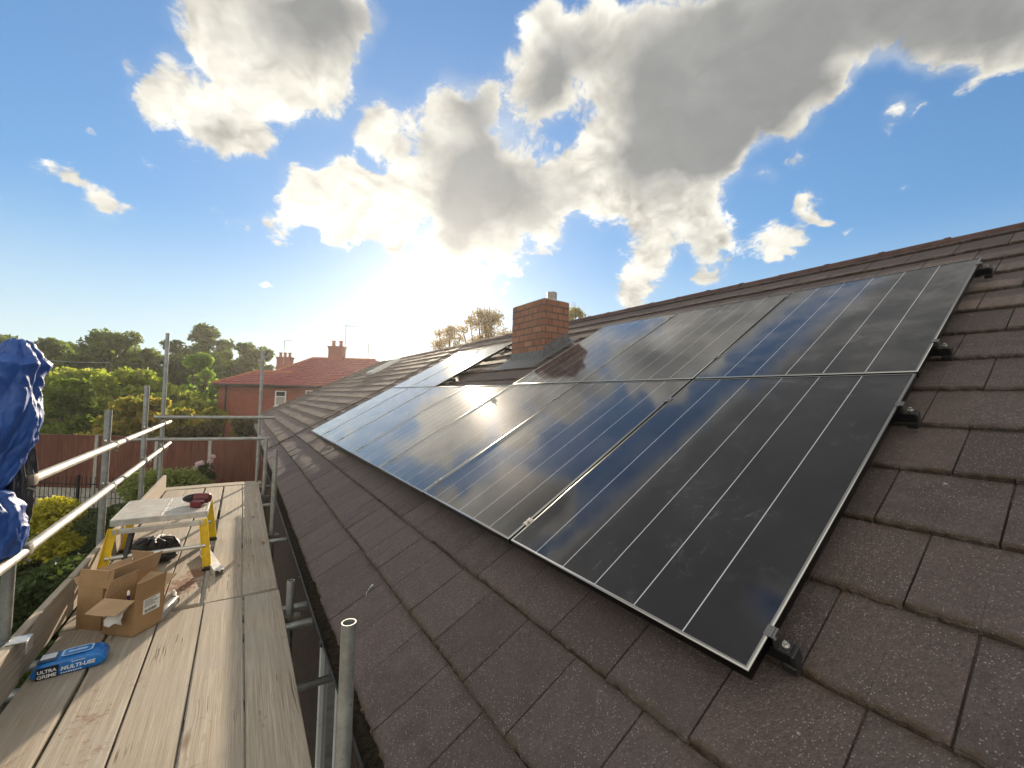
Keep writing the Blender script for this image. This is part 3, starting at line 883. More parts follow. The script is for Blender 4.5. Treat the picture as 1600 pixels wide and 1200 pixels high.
# ---- farther house of the terrace: older tiles, hipped end, a rooflight
house2 = thing('terraced_house', 'farther house of the terrace with older lichen-spotted hipped roof and one rooflight', 'house', W(WALLX, 16, -EYE))
roof_surface('roof', M['old_tile'], house2, YP + .004, YHIP, 1, 9, hip=YHIP, rough=1.7, w0=.014)
ridge_caps('ridge_capping', house2, YP, YHIP - .866 * (URIDGE - U0) + .1, 8)
hr = Vector((XR, YHIP - (XR - XE), ZR)); hc = Vector((XE, YHIP, ZE)); hb = Vector((XB, YHIP, ZE))
mb = MB()
mb.sheet([hr, hb, hc], .05, (0, .5, .866))
mb.sheet([(XR - .05, YP, ZR - .03), hr - Vector((.05, 0, .03)), hb - Vector((0, 0, .03)), (XB, YP, ZE - .03)], .06)
mb.build('roof', M['old_tile'], house2)
mb = MB(); k = 0
d = (hr - hc); L = d.length; d.normalize()
t = 0
while t < L - .1:                           # hip tiles
    a = hc + d * t + Vector((0, 0, .0)); b = hc + d * min(t + .44, L) + Vector((0, 0, -.012))
    mb.tube([a, a.lerp(b, .9), b], [.105, .095, .092], 12)
    t += .40
mb.build('hip_capping', M['old_tile'], house2, smooth=40)
mb = MB()
mb.box(((WALLX + XB - .35) / 2, (YP + YHIP - .35) / 2 + .01, (ZE - .16) / 2), (XB - .35 - WALLX, YHIP - .35 - YP, ZE - .16))
mb.build('wall', M['wall_brick'], house2)
fascia(house2, YP, YHIP - .1)
gutter(house2, YP, YHIP)
mb = MB()      # white downpipe and boxed end at the far corner of the eaves
mb.tube([(XE + .05, YHIP + .02, ZE - .09), (XE + .12, YHIP - .02, ZE - .35), (WALLX - .05, YHIP - .30, ZE - .65), (WALLX - .05, YHIP - .32, .1)], .045, 12)
mb.box((XE + .14, YHIP - .02, ZE - .2), (.30, .03, .26), bevel=.004)
mb.build('downpipe', M['upvc'], house2, smooth=50)
mb = MB()      # rooflight
uu0, uu1, ya, yb = 3.75, 4.85, 14.85, 15.75
for a, b, c_, d_ in ((uu0, uu0 + .08, ya, yb), (uu1 - .08, uu1, ya, yb), (uu0 + .08, uu1 - .08, ya, ya + .08), (uu0 + .08, uu1 - .08, yb - .08, yb)):
    mb.box(RP((a + b) / 2, (c_ + d_) / 2, .075), (b - a, d_ - c_, .10), rot=ROOF_ROT, bevel=.006)
sky_l = mb.build('rooflight', M['upvc'], house2)
MB().box(RP((uu0 + uu1) / 2, (ya + yb) / 2, .06), (uu1 - uu0 - .16, yb - ya - .16, .02), rot=ROOF_ROT).build('pane', M['pane'], sky_l)

# ------------------------------------------------------------------ solar panels
PANEL_H = 1.16
W_P = ROOF_H - PANEL_H                      # glass above the roof line
Y0P, PITCHY = 0.572, 1.1535
def make_panel():
    root = thing('solar_panel', 'p', 'solar panel', (0, 0, 0), 'black solar panels laid in two rows up the roof', rot=(0, -PITCH, 0))
    g = MB().box((PL / 2, PW / 2, -.006), (PL - .018, PW - .018, .006))
    g.build('glass', M['panel'], root)
    f = MB(); t = .010; hh = .035
    prof = [(0, -.0045), (.0013, -.0014), (.0042, 0), (t, 0), (t, -.0035), (.0035, -.006), (.0035, -hh), (0, -hh)]
    # mitred frame swept round the edge
    cs = [(0, 0, 1, 1), (PL, 0, -1, 1), (PL, PW, -1, -1), (0, PW, 1, -1)]
    vs = []; fs = []
    for (x, y, sx, sy) in cs:
        for (a, z) in prof:
            vs.append((x + sx * a, y + sy * a, z))
    k = len(prof)
    for i in range(4):
        j = (i + 1) % 4
        for q in range(k):
            fs.append((i * k + q, i * k + (q + 1) % k, j * k + (q + 1) % k, j * k + q))
    f.add(vs, fs)
    f.build('frame', M['frame_edge'], root, smooth=60)
    MB().box((PL / 2, PW / 2, -.014), (PL - .03, PW - .03, .004)).build('backsheet', M['black_plastic'], root)
    return root
M['frame'] = simple('black_anodised_frame', (0.33, 0.32, 0.31), 0.30, 1.0, 0.02, 3)
def frame_edge():
    m, T, b = material('frame_painted_sheen')
    z = T.sep(T.coord('Object'))[2]
    k = T.ramp(z, -0.0052, -0.0040)  # paler rim painted in for light reflected along the rounded edge
    P(b, T, col=T.mix(k, (0.020, 0.020, 0.021), (0.46, 0.45, 0.43)), metal=1.0, rough=0.30)
    return m
M['frame_edge'] = frame_edge()
proto = make_panel()
LBL = ['nearest solar panel of the lower row, at the corner of the array',
       'second nearest solar panel of the lower row',
       'third solar panel of the lower row counted from the near end',
       'middle solar panel of the lower row, below the near side of the chimney',
       'fifth solar panel of the lower row, below the far side of the chimney',
       'next to last solar panel at the far end of the lower row',
       'last solar panel at the far end of the lower row']
LBT = {0: 'nearest solar panel of the upper row, beside the bare courses of tiles',
       1: 'second nearest solar panel of the upper row, before the chimney',
       2: 'solar panel of the upper row touching the near side of the chimney',
       5: 'solar panel of the upper row just beyond the chimney',
       6: 'farthest solar panel of the upper row, beyond the chimney'}
spots = [(0.636, i, LBL[i]) for i in range(7)] + [(0.636 + PL + .02, i, LBT[i]) for i in (0, 1, 2, 5, 6)]
for n_, (u, i, lb) in enumerate(spots):
    o = proto if n_ == 0 else copy_tree(proto)
    o.location = RP(u, Y0P + i * PITCHY, W_P)
    o['label'] = lb

# rails under the panels, with their clamps
def make_rail(u, spans, label):
    root = thing('mounting_rail', label, 'mounting rail', RP(u, Y0P, W_P - .055), 'mounting rails under the solar panels')
    for a, b in spans:
        mb = MB()
        y0 = Y0P + a * PITCHY - .052; y1 = Y0P + b * PITCHY + .055
        mb.box(RP(u, (y0 + y1) / 2, W_P - .057), (.040, y1 - y0, .040), rot=ROOF_ROT, bevel=.003)
        mb.build('rail_bar', M['black_metal'], root)
    # roof hooks
    for a, b in spans:
        y = Y0P + a * PITCHY + .25
        while y < Y0P + b * PITCHY:
            mb = MB()
            mb.box(RP(u - .02, y, W_P - .105), (.03, .04, .065), rot=ROOF_ROT)
            mb.box(RP(u + .06, y, .038), (.22, .04, .007), rot=ROOF_ROT)
            mb.build('roof_hook', M['alu_dull'], root)
            y += 1.1
    for a, b in spans:
        for i in range(a, b + 1):
            y = Y0P + i * PITCHY - (PITCHY - PW) / 2
            if i in (a, b):
                s = -1 if i == a else 1
                yy = Y0P + i * PITCHY if i == a else y - .0095
                m2 = MB()
                m2.box(RP(u, yy - s * .001, W_P + .002), (.036, .020, .004), rot=ROOF_ROT)
                m2.box(RP(u, yy + s * .013, W_P - .018), (.036, .006, .042), rot=ROOF_ROT)
                e = m2.build('end_clamp', M['frame'], root)
                bb = MB(); c = RP(u, yy + s * .032, 0)
                for (h0, h1, r) in ((-.034, -.026, .010), (-.026, -.016, .0055)):
                    bb.tube([RP(u, yy + s * .034, W_P + h0), RP(u, yy + s * .034, W_P + h1)], r, 8)
                bb.build('bolt', M['steel'], e)
                k_ = MB()
                k_.box(RP(u, yy + s * .052, W_P - .060), (.044, .012, .044), rot=ROOF_ROT, bevel=.006)
                k_.box(RP(u - .008, yy + s * .038, W_P - .090), (.04, .04, .03), rot=ROOF_ROT, bevel=.008)
                k_.box(RP(u, yy + s * .030, W_P - .038), (.034, .030, .006), rot=ROOF_ROT, bevel=.002)
                k_.build('end_cap', M['black_plastic'], root)
            else:
                m2 = MB()
                m2.box(RP(u, y, W_P + .003), (.05, .036, .004), rot=ROOF_ROT, bevel=.001)
                m2.tube([RP(u, y, W_P + .003), RP(u, y, W_P + .009)], .007, 8)
                m2.build('mid_clamp', M['frame'], root)
for u, sp, lb in ((0.77, [(0, 7)], 'lowest mounting rail, near the bottom edge of the lower row of panels'),
                  (2.06, [(0, 7)], 'second mounting rail from the bottom, under the top of the lower row'),
                  (2.72, [(0, 3), (5, 7)], 'third mounting rail from the bottom, under the foot of the upper row'),
                  (3.96, [(0, 3), (5, 7)], 'highest mounting rail, its black end showing beside the top corner panel')):
    make_rail(u, sp, lb)

mb = MB()      # a dropped wire tile clip
pts = [RP(-.03 + .02, 2.38, .027), RP(.0, 2.40, .028), RP(.03, 2.425, .027), RP(.045, 2.432, .03), RP(.05, 2.424, .03), RP(.04, 2.418, .028), RP(.015, 2.40, .034)]
mb.tube(pts, .0022, 6)
tag(mb.build('wire_clip', M['steel'], loc=RP(.01, 2.4, .03)), 'bright bent wire tile clip lying loose on the lowest courses of tiles', 'clip')

# ------------------------------------------------------------------ scaffolding
DZ = -1.45                                   # top of the boards, from eye level
scaf = thing('scaffolding', 'galvanised tube scaffolding along the eaves with two handrails and couplers', 'scaffolding', W(-.3, 4, -EYE))
IN_X, OUT_X = .335, -.93
def standard(x, y, top, lean=0.0):
    mb = MB(); mb.pipe(W(x - lean * 3, y, -EYE), W(x, y, top))
    return mb.build('standard', M['galv'], scaf, smooth=40)
for x, y, t, l in ((IN_X, 1.47, -.76, 0), (IN_X, 3.17, -1.26, 0), (IN_X, 5.08, -.60, 0), (IN_X, 7.02, -.65, 0), (.27, 7.93, .69, 0),
                   (OUT_X, 3.11, .12, 0), (OUT_X, 4.79, -.18, 0), (OUT_X, 6.42, .05, 0), (OUT_X, 7.75, .83, 0), (OUT_X, 1.3, -.3, 0), (IN_X, -.3, -.8, 0)):
    standard(x, y, t, l)
def tube_part(name, a, b, mat='galv_worn'):
    mb = MB(); mb.pipe(a, b)
    return mb.build(name, M[mat], scaf, smooth=40)
tube_part('guard_rail', W(-.88, 3.12, -.475), W(-.88, 8.05, -.470))
tube_part('guard_rail', W(-.88, .2, -.845), W(-.88, 8.15, -.802))
tube_part('end_rail', W(-1.02, 7.69, -.385), W(.46, 7.69, -.392), 'galv')
tube_part('end_rail', W(-1.25, 7.69, -.700), W(.40, 7.69, -.725), 'galv')
for x in (.24, OUT_X - .05):
    tube_part('ledger', W(x, -1.2, DZ - .086), W(x, 8.2, DZ - .086), 'galv')
    tube_part('ledger', W(x, -1.2, DZ - 1.6), W(x, 8.2, DZ - 1.6), 'galv')
for y in (.1, 1.56, 3.06, 3.32, 4.9, 6.5, 7.8):
    tube_part('transom', W(-1.05, y, DZ - .063), W(.46, y, DZ - .063), 'galv')
for y in (3.02,):
    tube_part('transom', W(-1.05, y, DZ - .45), W(.60, y, DZ - .45), 'galv')
def coupler(x, y, z, ax=1):
    mb = MB()
    mb.box(W(x, y, z), (.062, .050, .066), bevel=.012)
    mb.box(W(x + ax * .045, y, z), (.050, .064, .060), bevel=.014)
    mb.tube([W(x - .01, y - .025, z + .038), W(x - .01, y - .085, z + .040)], .007, 8)
    mb.tube([W(x - .01, y - .052, z + .039), W(x - .01, y - .068, z + .0395)], .013, 6)
    mb.tube([W(x + ax * .045, y - .03, z - .036), W(x + ax * .075, y - .03, z - .05)], .007, 8)
    mb.build('coupler', M['coupler'], scaf, smooth=40)
for y in (3.11, 4.79, 6.42, 7.75):
    for z in (-.473, -.825):
        coupler(OUT_X + .006, y, z)
for x, z in ((IN_X - .06, -.388), (IN_X - .06, -.72), (OUT_X, -.388), (OUT_X, -.705)):
    mb = MB()
    mb.box(W(x, 7.72, z), (.056, .075, .062), bevel=.012)
    mb.tube([W(x + .02, 7.68, z + .034), W(x + .07, 7.66, z + .036)], .007, 8)
    mb.build('coupler', M['coupler'], scaf, smooth=40)
for y in (1.47, 3.17, 5.08, 7.02):
    coupler(IN_X, y, DZ - .07, 1)

# boards: each one a plank of its own
NEARB = ['wide nearest deck board along the open edge beside the gutter', 'near deck board second from the gutter edge',
         'middle near deck board with the long stripe of sunlight', 'near deck board with the clay-stained strip, second from the toe board',
         'near deck board beside the toe board, under the blue wipes packet']
FARB = ['far deck board along the open edge beside the cut-off inner posts', 'far deck board second from the gutter edge, past the aluminium angle offcut',
        'middle far deck board with red clay under the step platform', 'far deck board under the step platform, second from the toe board', 'far deck board beside the toe board, under the open boxes']
rg = random.Random(21)
def plank(w, l, th=.038, nseg=14, seed=0):
    """a worn scaffold board: slightly bowed, rounded arrises, nibbled ends"""
    r = random.Random(seed)
    prof = [(-w / 2 + .004, 0), (w / 2 - .004, 0), (w / 2, -.004), (w / 2, -th + .004), (w / 2 - .004, -th), (-w / 2 + .004, -th), (-w / 2, -th + .004), (-w / 2, -.004)]
    vs = []; fs = []; k = len(prof)
    ph = r.uniform(0, 6)
    for i in range(nseg + 1):
        t = i / nseg
        y = -l / 2 + l * t
        bow = .0035 * math.sin(ph + t * 4); side = .0025 * math.sin(ph * 2 + t * 5)
        for x, z in prof:
            e = r.uniform(-.004, .004) if i in (0, nseg) else 0
            vs.append((x + side + r.uniform(-.0006, .0006), y + e, z + bow + (x * .012 * math.sin(ph * 3))))
    for i in range(nseg):
        for j in range(k):
            fs.append((i * k + j, (i + 1) * k + j, (i + 1) * k + (j + 1) % k, i * k + (j + 1) % k))
    fs.append(tuple(range(k))); fs.append(tuple(range((nseg + 1) * k - 1, nseg * k - 1, -1)))
    return MB().add(vs, fs)
def place_board(mb, name, label, cat, loc, group=None, rz=0.0, rx=None, mat='board'):
    me_o = mb.build(name, M[mat], smooth=30, loc=(0, 0, 0))
    me_o.location = loc
    me_o.rotation_euler = rx if rx is not None else (0, 0, rz)
    tag(me_o, label, cat, group)
    return me_o
for i in range(5):
    xc = .189 - i * .2262
    l = 4.82
    place_board(plank(.2170, l, seed=i + 1), 'deck_board', NEARB[i], 'scaffold board', W(xc + rg.uniform(-.001, .001), 3.525 - l / 2 + rg.uniform(-.012, .012), DZ + rg.uniform(-.002, .002)), 'scaffold boards of the walkway', rg.uniform(-.0009, .0009))
for i in range(5):
    xc = .184 - i * .2262 - (.012 if i >= 2 else 0)
    l = 4.2 if i != 2 else 4.2
    place_board(plank(.2170 - (.010 if i == 2 else 0), l, seed=i + 11), 'deck_board', FARB[i], 'scaffold board', W(xc, 3.545 + l / 2 + rg.uniform(0, .02), DZ + rg.uniform(-.003, .001)), 'scaffold boards of the walkway', rg.uniform(-.002, .002))
place_board(plank(.225, 1.25, seed=31), 'deck_board', 'short deck board laid crosswise at the far end of the walkway', 'scaffold board', W(-.29, 7.90, DZ + .002), 'scaffold boards of the walkway', PI / 2)
place_board(plank(.222, 3.94, seed=41), 'toe_board', 'long far toe board on edge along the garden side, behind the boxes', 'toe board', W(-.852, 3.62 + 2.17, DZ + .113), 'toe boards along the garden side', rx=(0, PI / 2, 0))
place_board(plank(.222, 4.6, seed=43), 'toe_board', 'near toe board on edge, catching the sun below the blue tarpaulin', 'toe board', W(-.842, 3.02 - 2.3, DZ + .113), 'toe boards along the garden side', rx=(0, PI / 2, 0))
place_board(plank(.222, .98, seed=44), 'toe_board', 'short shaded toe board on edge between the post under the tarpaulin and the boxes', 'toe board', W(-.852, 3.31, DZ + .113), 'toe boards along the garden side', rx=(0, PI / 2, 0))

# toe board clip and webbing
mb = MB()
cx, cy = -.842, 2.98
mb.box(W(cx, cy, DZ + .232), (.075, .075, .006), bevel=.002)
mb.box(W(cx + .036, cy, DZ + .20), (.006, .075, .06), bevel=.002)
mb.box(W(cx - .036, cy, DZ + .20), (.006, .075, .06), bevel=.002)
clip_ = thing('toe_board_clip', 'pale steel clip over the top edge of the near toe board', 'clip', W(cx, cy, DZ + .2))
mb.build('bracket', M['steel_pale'] if 'steel_pale' in M else M['alu_dull'], clip_)
mb = MB()
for i in range(12):
    pass
pts = [W(cx - .03, cy + .01, DZ + .236), W(cx - .10, cy + .02, DZ + .20), W(cx - .19, cy + .01, DZ + .13), W(cx - .32, cy - .03, DZ + .10)]
for a, b in zip(pts, pts[1:]):
    d = (b - a).normalized(); sd = Vector((0, 1, 0))
    mb.sheet([a + sd * .02, a - sd * .02, b - sd * .02, b + sd * .02], .003)
mb.build('strap', M['black_plastic'], clip_)

# ------------------------------------------------------------------ blue tarpaulin bundled over the post
def tarp_mat(name, c1, c2, rough, scale=5.0):
    m, T, b = material(name)
    c = T.coord('Object')
    n = T.noise(c, scale, 5, 0.6); cr = T.noise(T.mapping(c, (9, 9, 3)), 1.6, 6, 0.65, dist=1.2)
    wv = T.noise(c, 420.0, 1)
    h = T.m('ADD', T.m('MULTIPLY', T.m('ABSOLUTE', T.m('SUBTRACT', cr, 0.5)), 2.0), T.m('MULTIPLY', wv, 0.02))
    P(b, T, col=T.mix(T.ramp(n, 0.3, 0.7), c1, c2), rough=rough, spec=0.5, normal=T.bump(h, 0.4, 0.015))
    return m
M['tarp'] = tarp_mat('blue_tarpaulin', (0.012, 0.062, 0.27), (0.022, 0.095, 0.37), 0.46)
M['bin_liner'] = tarp_mat('black_sheeting', (0.02, 0.02, 0.024), (0.05, 0.05, 0.055), 0.26, 9)
M['bag_film'] = tarp_mat('dull_black_bag', (0.010, 0.010, 0.011), (0.022, 0.022, 0.024), 0.5, 9)
def drape(prof, n=120, seed=1, fold=.2, k1=3, k2=7):
    """cloth hung round a vertical line: prof = (z, cx, cy, rx, ry)"""
    r_ = random.Random(seed); ph = [r_.uniform(0, 6.28) for _ in range(6)]
    vs = []; fs = []
    m = len(prof); sub = 14
    rows = []
    for i in range(m - 1):
        for s in range(sub):
            t = s / sub; t2 = t * t * (3 - 2 * t)
            rows.append([prof[i][q] * (1 - (t if q == 0 else t2)) + prof[i + 1][q] * (t if q == 0 else t2) for q in range(5)])
    rows.append(list(prof[-1]))
    L = len(rows)
    for i, (z, cx, cy, rx, ry) in enumerate(rows):
        v = i / (L - 1)
        for k in range(n):
            a = 2 * PI * k / n
            f = abs(math.sin(k1 * .5 * a + ph[0] + 1.4 * math.sin(v * 3 + ph[1]))) ** .7
            f2 = abs(math.sin(k2 * .5 * a + ph[2] + 2.2 * math.sin(v * 4 + ph[3])))
            q = mnoise.noise((math.cos(a) * 1.6 + seed, math.sin(a) * 1.6, z * 5))
            R = 1 + fold * (f - .6) + fold * .5 * (f2 - .6) + .22 * q
            rd = 1 - abs(mnoise.noise((math.cos(a) * 3.1 + seed * 2, math.sin(a) * 3.1 + z * 4, z * 9))) * 2
            rd2 = 1 - abs(mnoise.noise((math.cos(a) * 6.5 - seed, math.sin(a) * 6.5 - z * 9, z * 15))) * 2
            R += .075 * rd ** 3 + .014 * rd2
            vs.append(W(cx + rx * R * math.cos(a), cy + ry * R * math.sin(a), z + .012 * f2))
    for i in range(L - 1):
        for k in range(n):
            a, b = i * n + k, i * n + (k + 1) % n
            fs.append((a + n, b + n, b, a))
    fs.append(tuple(range(n)))
    return MB().add(vs, fs)
tarp = thing('tarpaulin', 'blue tarpaulin bundled over the top of a scaffold post beside the handrail', 'tarpaulin', W(-.94, 3.0, -.85))
X0, Y0 = -.955, 3.05
drape([(.225, X0 + .012, Y0 + .02, .026, .03), (.20, X0 + .012, Y0 + .02, .05, .055), (.15, X0 + .008, Y0 + .02, .080, .085), (.10, X0, Y0 + .01, .118, .135), (.05, X0, Y0, .108, .12), (-.02, X0, Y0, .105, .115),
       (-.14, X0 - .005, Y0 - .01, .110, .115), (-.26, X0 - .015, Y0 - .03, .108, .112), (-.36, X0 - .035, Y0 - .05, .098, .105), (-.46, X0 - .05, Y0 - .08, .09, .10), (-.54, X0 - .06, Y0 - .10, .06, .08)],
      seed=3, fold=.32).build('sheet', M['tarp'], tarp, smooth=70)
drape([(-.48, X0 - .055, Y0 - .12, .035, .05), (-.52, X0 - .03, Y0 - .11, .085, .10), (-.60, X0 - .012, Y0 - .10, .112, .12), (-.70, X0 - .004, Y0 - .09, .118, .125), (-.79, X0 - .008, Y0 - .09, .108, .12), (-.825, X0 - .012, Y0 - .09, .085, .10), (-.83, X0 - .02, Y0 - .09, .02, .02)],
      seed=8, fold=.22, k1=4, k2=9).build('lower_fold', M['tarp'], tarp, smooth=70)
liner = drape([(-.16, X0 - .005, Y0 + .055, .05, .05), (-.30, X0, Y0 + .06, .066, .065), (-.45, X0 + .005, Y0 + .06, .070, .07), (-.60, X0 + .005, Y0 + .05, .070, .08), (-.72, X0 + .005, Y0 + .04, .068, .08), (-.82, X0, Y0 + .03, .058, .07), (-.86, X0 - .01, Y0 + .02, .02, .02)],
      seed=15, fold=.42, k1=6, k2=13).build('plastic_sheet', M['bin_liner'], smooth=70, loc=W(X0, Y0, -.85))
tag(liner, 'crumpled black plastic sheet hanging under the blue tarpaulin', 'plastic sheet')

# ------------------------------------------------------------------ step platform
M['yellow'] = simple('yellow_fibreglass', (0.72, 0.50, 0.012), 0.45, 0, 0.12, 18, 0.05)
def platform_top():
    m, T, b = material('ribbed_platform')
    c = T.coord('Object'); x, y, z = T.sep(c)
    rib = T.m('ABSOLUTE', T.m('SINE', T.m('MULTIPLY', y, 190.0)))
    dots = T.m('ABSOLUTE', T.m('SINE', T.m('MULTIPLY', x, 150.0)))
    n = T.noise(c, 14.0, 6, 0.7)
    dirt = T.ramp(T.noise(c, 9.0, 6, 0.75), 0.48, 0.7)
    col = T.mix(T.ramp(n, 0.3, 0.7), (0.36, 0.345, 0.32), (0.50, 0.48, 0.44))
    col = T.mix(T.m('MULTIPLY', dirt, 0.55), col, (0.36, 0.25, 0.17))
    P(b, T, col=col, metal=0.25, rough=0.55, normal=T.bump(T.m('MULTIPLY', rib, T.m('ADD', 0.4, dots)), 0.6, 0.003))
    return m
M['plat'] = platform_top()
HX0, HX1, HY0, HY1, HZ = -.775, -.195, 4.24, 4.90, -.985
hop = thing('step_platform', 'low aluminium work platform on yellow legs standing across the boards', 'step platform', W((HX0 + HX1) / 2, (HY0 + HY1) / 2, DZ))
mb = MB()
mb.box(W((HX0 + HX1) / 2, (HY0 + HY1) / 2, HZ - .004), (HX1 - HX0 - .012, HY1 - HY0 - .012, .012))
mb.build('deck', M['plat'], hop)
mb = MB()
for y in (HY0, HY1):
    mb.box(W((HX0 + HX1) / 2, y, HZ - .022), (HX1 - HX0, .012, .048), bevel=.003)
for x in (HX0, HX1):
    mb.box(W(x, (HY0 + HY1) / 2, HZ - .022), (.012, HY1 - HY0 - .016, .046), bevel=.003)
mb.box(W((HX0 + HX1) / 2, (HY0 + HY1) / 2, HZ + .0035), (.004, HY1 - HY0 - .02, .004))
mb.build('edge_frame', M['alu_dull'], hop)
def leg(x0, y0, x1, y1):
    a, b = W(x0, y0, HZ - .06), W(x1, y1, DZ + .025)
    d = (b - a); L = d.length; d.normalize()
    xa = Vector((1, 0, 0)); xa = (xa - d * xa.dot(d)).normalized(); ya = d.cross(xa)
    R = Matrix((xa, ya, d)).transposed()
    mb = MB(); c = (a + b) / 2
    mb.box(c, (.052, .007, L), rot=R, bevel=.002)
    for s in (-1, 1):
        mb.box(c + xa * s * .0255 + ya * .014 * (1 if y0 > 4.5 else -1) * -1, (.006, .026, L), rot=R, bevel=.002)
    lg = mb.build('leg', M['yellow'], hop)
    f = MB(); f.box(b + Vector((0, 0, -.010)), (.068, .05, .032), bevel=.008)
    f.build('foot', M['black_plastic'], lg)
legs = ((HX0 + .02, HY0 - .01, HX0 - .035, HY0 - .05), (HX1 - .02, HY0 - .01, HX1 + .025, HY0 - .05), (HX0 + .02, HY1 + .01, HX0 - .03, HY1 + .08), (HX1 - .02, HY1 + .01, HX1 + .025, HY1 + .10))
for l_ in legs: leg(*l_)
def rung(xa, xb, y, z, r=.016):
    mb = MB(); mb.tube([W(xa, y, z), W(xb, y, z)], r, 12)
    mb.build('rung', M['alu_dull'], hop, smooth=40)
mb = MB(); mb.box(W((HX0 + HX1) / 2, HY0 - .014, HZ - .085), (HX1 - HX0 - .03, .018, .040), bevel=.004); mb.build('rung', M['alu_dull'], hop)
rung(HX0 - .012, HX1 + .005, HY0 - .033, DZ + .195)
mb = MB(); mb.box(W((HX0 + HX1) / 2, HY1 + .014, HZ - .085), (HX1 - HX0 - .03, .018, .040), bevel=.004); mb.build('rung', M['alu_dull'], hop)
rung(HX0 - .01, HX1 + .005, HY1 + .06, DZ + .195)

# ------------------------------------------------------------------ cordless drill lying on the platform
M['red_plastic'] = simple('dark_red_plastic', (0.13, 0.012, 0.016), 0.42, 0, 0.15, 30)
dp = Vector(W(-.285, 4.47, HZ + .004))
drill = thing('cordless_drill', 'dark red and black cordless drill lying on its side on the step platform', 'drill', dp)
ux = Vector((.93, -.36, 0)).normalized(); uy = Vector((.36, .93, 0)).normalized()
def DP(a, b, c): return dp + ux * a + uy * b + Vector((0, 0, c))
RD = Matrix((ux, uy, Vector((0, 0, 1)))).transposed()
mb = MB(); mb.tube([DP(-.04, .06, .047), DP(-.035, .06, .047), DP(.0, .06, .047), DP(.07, .06, .047), DP(.08, .06, .047)], [.034, .043, .045, .043, .034], 16)
body = mb.build('motor_housing', M['red_plastic'], drill, smooth=40)
mb = MB(); mb.box(DP(.035, .0, .032), (.036, .11, .034), rot=RD, bevel=.011); mb.build('handle', M['black_plastic'], drill, smooth=40)
mb = MB(); mb.box(DP(.04, -.07, .030), (.085, .050, .052), rot=RD, bevel=.01); mb.build('battery', M['red_plastic'], drill, smooth=40)
mb = MB(); mb.box(DP(.04, -.036, .030), (.080, .018, .050), rot=RD, bevel=.004); mb.build('battery_seat', M['black_plastic'], drill, smooth=40)
mb = MB(); mb.tube([DP(-.041, .06, .047), DP(-.075, .06, .047), DP(-.11, .06, .045), DP(-.125, .06, .045)], [.042, .036, .024, .014], 14); mb.build('chuck', M['black_metal'], drill, smooth=40)

# ------------------------------------------------------------------ things under and beside the platform
bag = drape([(DZ + .19, -.56, 4.62, .05, .05), (DZ + .17, -.56, 4.62, .12, .11), (DZ + .11, -.56, 4.62, .15, .14), (DZ + .05, -.56, 4.62, .155, .15), (DZ + .008, -.56, 4.62, .13, .13)], seed=31, fold=.3, k1=5, k2=11)
tag(bag.build('rubble_bag', M['bag_film'], smooth=70, loc=W(-.56, 4.62, DZ)), 'black crumpled plastic bag lying under the step platform', 'bag')
gun = thing('sealant_gun', 'slim black tool leaning upright against the lower rung of the step platform', 'tool', W(-.68, 4.15, DZ))
mb = MB(); mb.tube([W(-.69, 4.14, DZ + .02), W(-.655, 4.27, DZ + .36)], .020, 10); mb.build('barrel', M['black_plastic'], gun, smooth=40)
mb = MB(); mb.box(W(-.688, 4.13, DZ + .05), (.05, .025, .09), rot=Euler((.2, .5, 0)), bevel=.006); mb.build('trigger_grip', M['black_plastic'], gun)
mb = MB(); mb.tube([W(-.645, 4.13, DZ + .05), W(-.625, 4.17, DZ + .19)], .007, 8); mb.build('plunger_rod', M['steel'], gun, smooth=40)

ang = thing('aluminium_angle', 'short pale aluminium angle offcut lying by the right leg of the step platform', 'metal offcut', W(-.115, 4.36, DZ))
a, b = W(-.185, 4.62, DZ + .004), W(-.055, 4.00, DZ + .004)
d = (b - a).normalized(); sd = Vector((-d.y, d.x, 0)) * -1
mb = MB()
mb.sheet([a + Vector((0, 0, .045)), b + Vector((0, 0, .045)), b + sd * .062 + Vector((0, 0, .045)), a + sd * .062 + Vector((0, 0, .045))], .003)
mb.sheet([a, b, b + Vector((0, 0, .044)), a + Vector((0, 0, .044))], .003)
mb.sheet([a + sd * .059, b + sd * .059, b + sd * .059 + Vector((0, 0, .042)), a + sd * .059 + Vector((0, 0, .042))], .003)
mb.build('channel', M['alu_white'], ang)

# ------------------------------------------------------------------ cardboard boxes
def card_mat(name, c):
    m, T, b = material(name)
    o = T.coord('Object')
    n = T.noise(o, 6.0, 6, 0.65); f = T.noise(T.mapping(o, (30, 30, 260)), 1.0, 3, 0.5)
    col = T.mix(T.ramp(n, 0.3, 0.7), tuple(v * .85 for v in c), tuple(v * 1.1 for v in c))
    col = T.mix(T.ramp(T.noise(o, 25.0, 4, 0.7), 0.62, 0.75, 0, .3), col, tuple(v * .6 for v in c))
    P(b, T, col=col, rough=0.9, spec=0.15, normal=T.bump(f, 0.12, 0.002))
    return m
M['card'] = card_mat('brown_cardboard', (0.36, 0.225, 0.115))
M['card_in'] = card_mat('cardboard_inside', (0.44, 0.30, 0.18))
M['paper'] = simple('white_paper', (0.78, 0.77, 0.74), 0.8, 0, 0.06, 8, 0.1, 0.2)
M['ink'] = simple('black_ink', (0.03, 0.03, 0.03), 0.7, 0, 0.1)
def frame2(c, e1):
    e1 = Vector((e1[0], e1[1], 0)).normalized(); e2 = Vector((-e1.y, e1.x, 0))
    if e2.y < 0: e2 = -e2
    def Q(a, b, z): return W(c[0], c[1], DZ) + e1 * a + e2 * b + Vector((0, 0, z))
    return Q, e1, e2
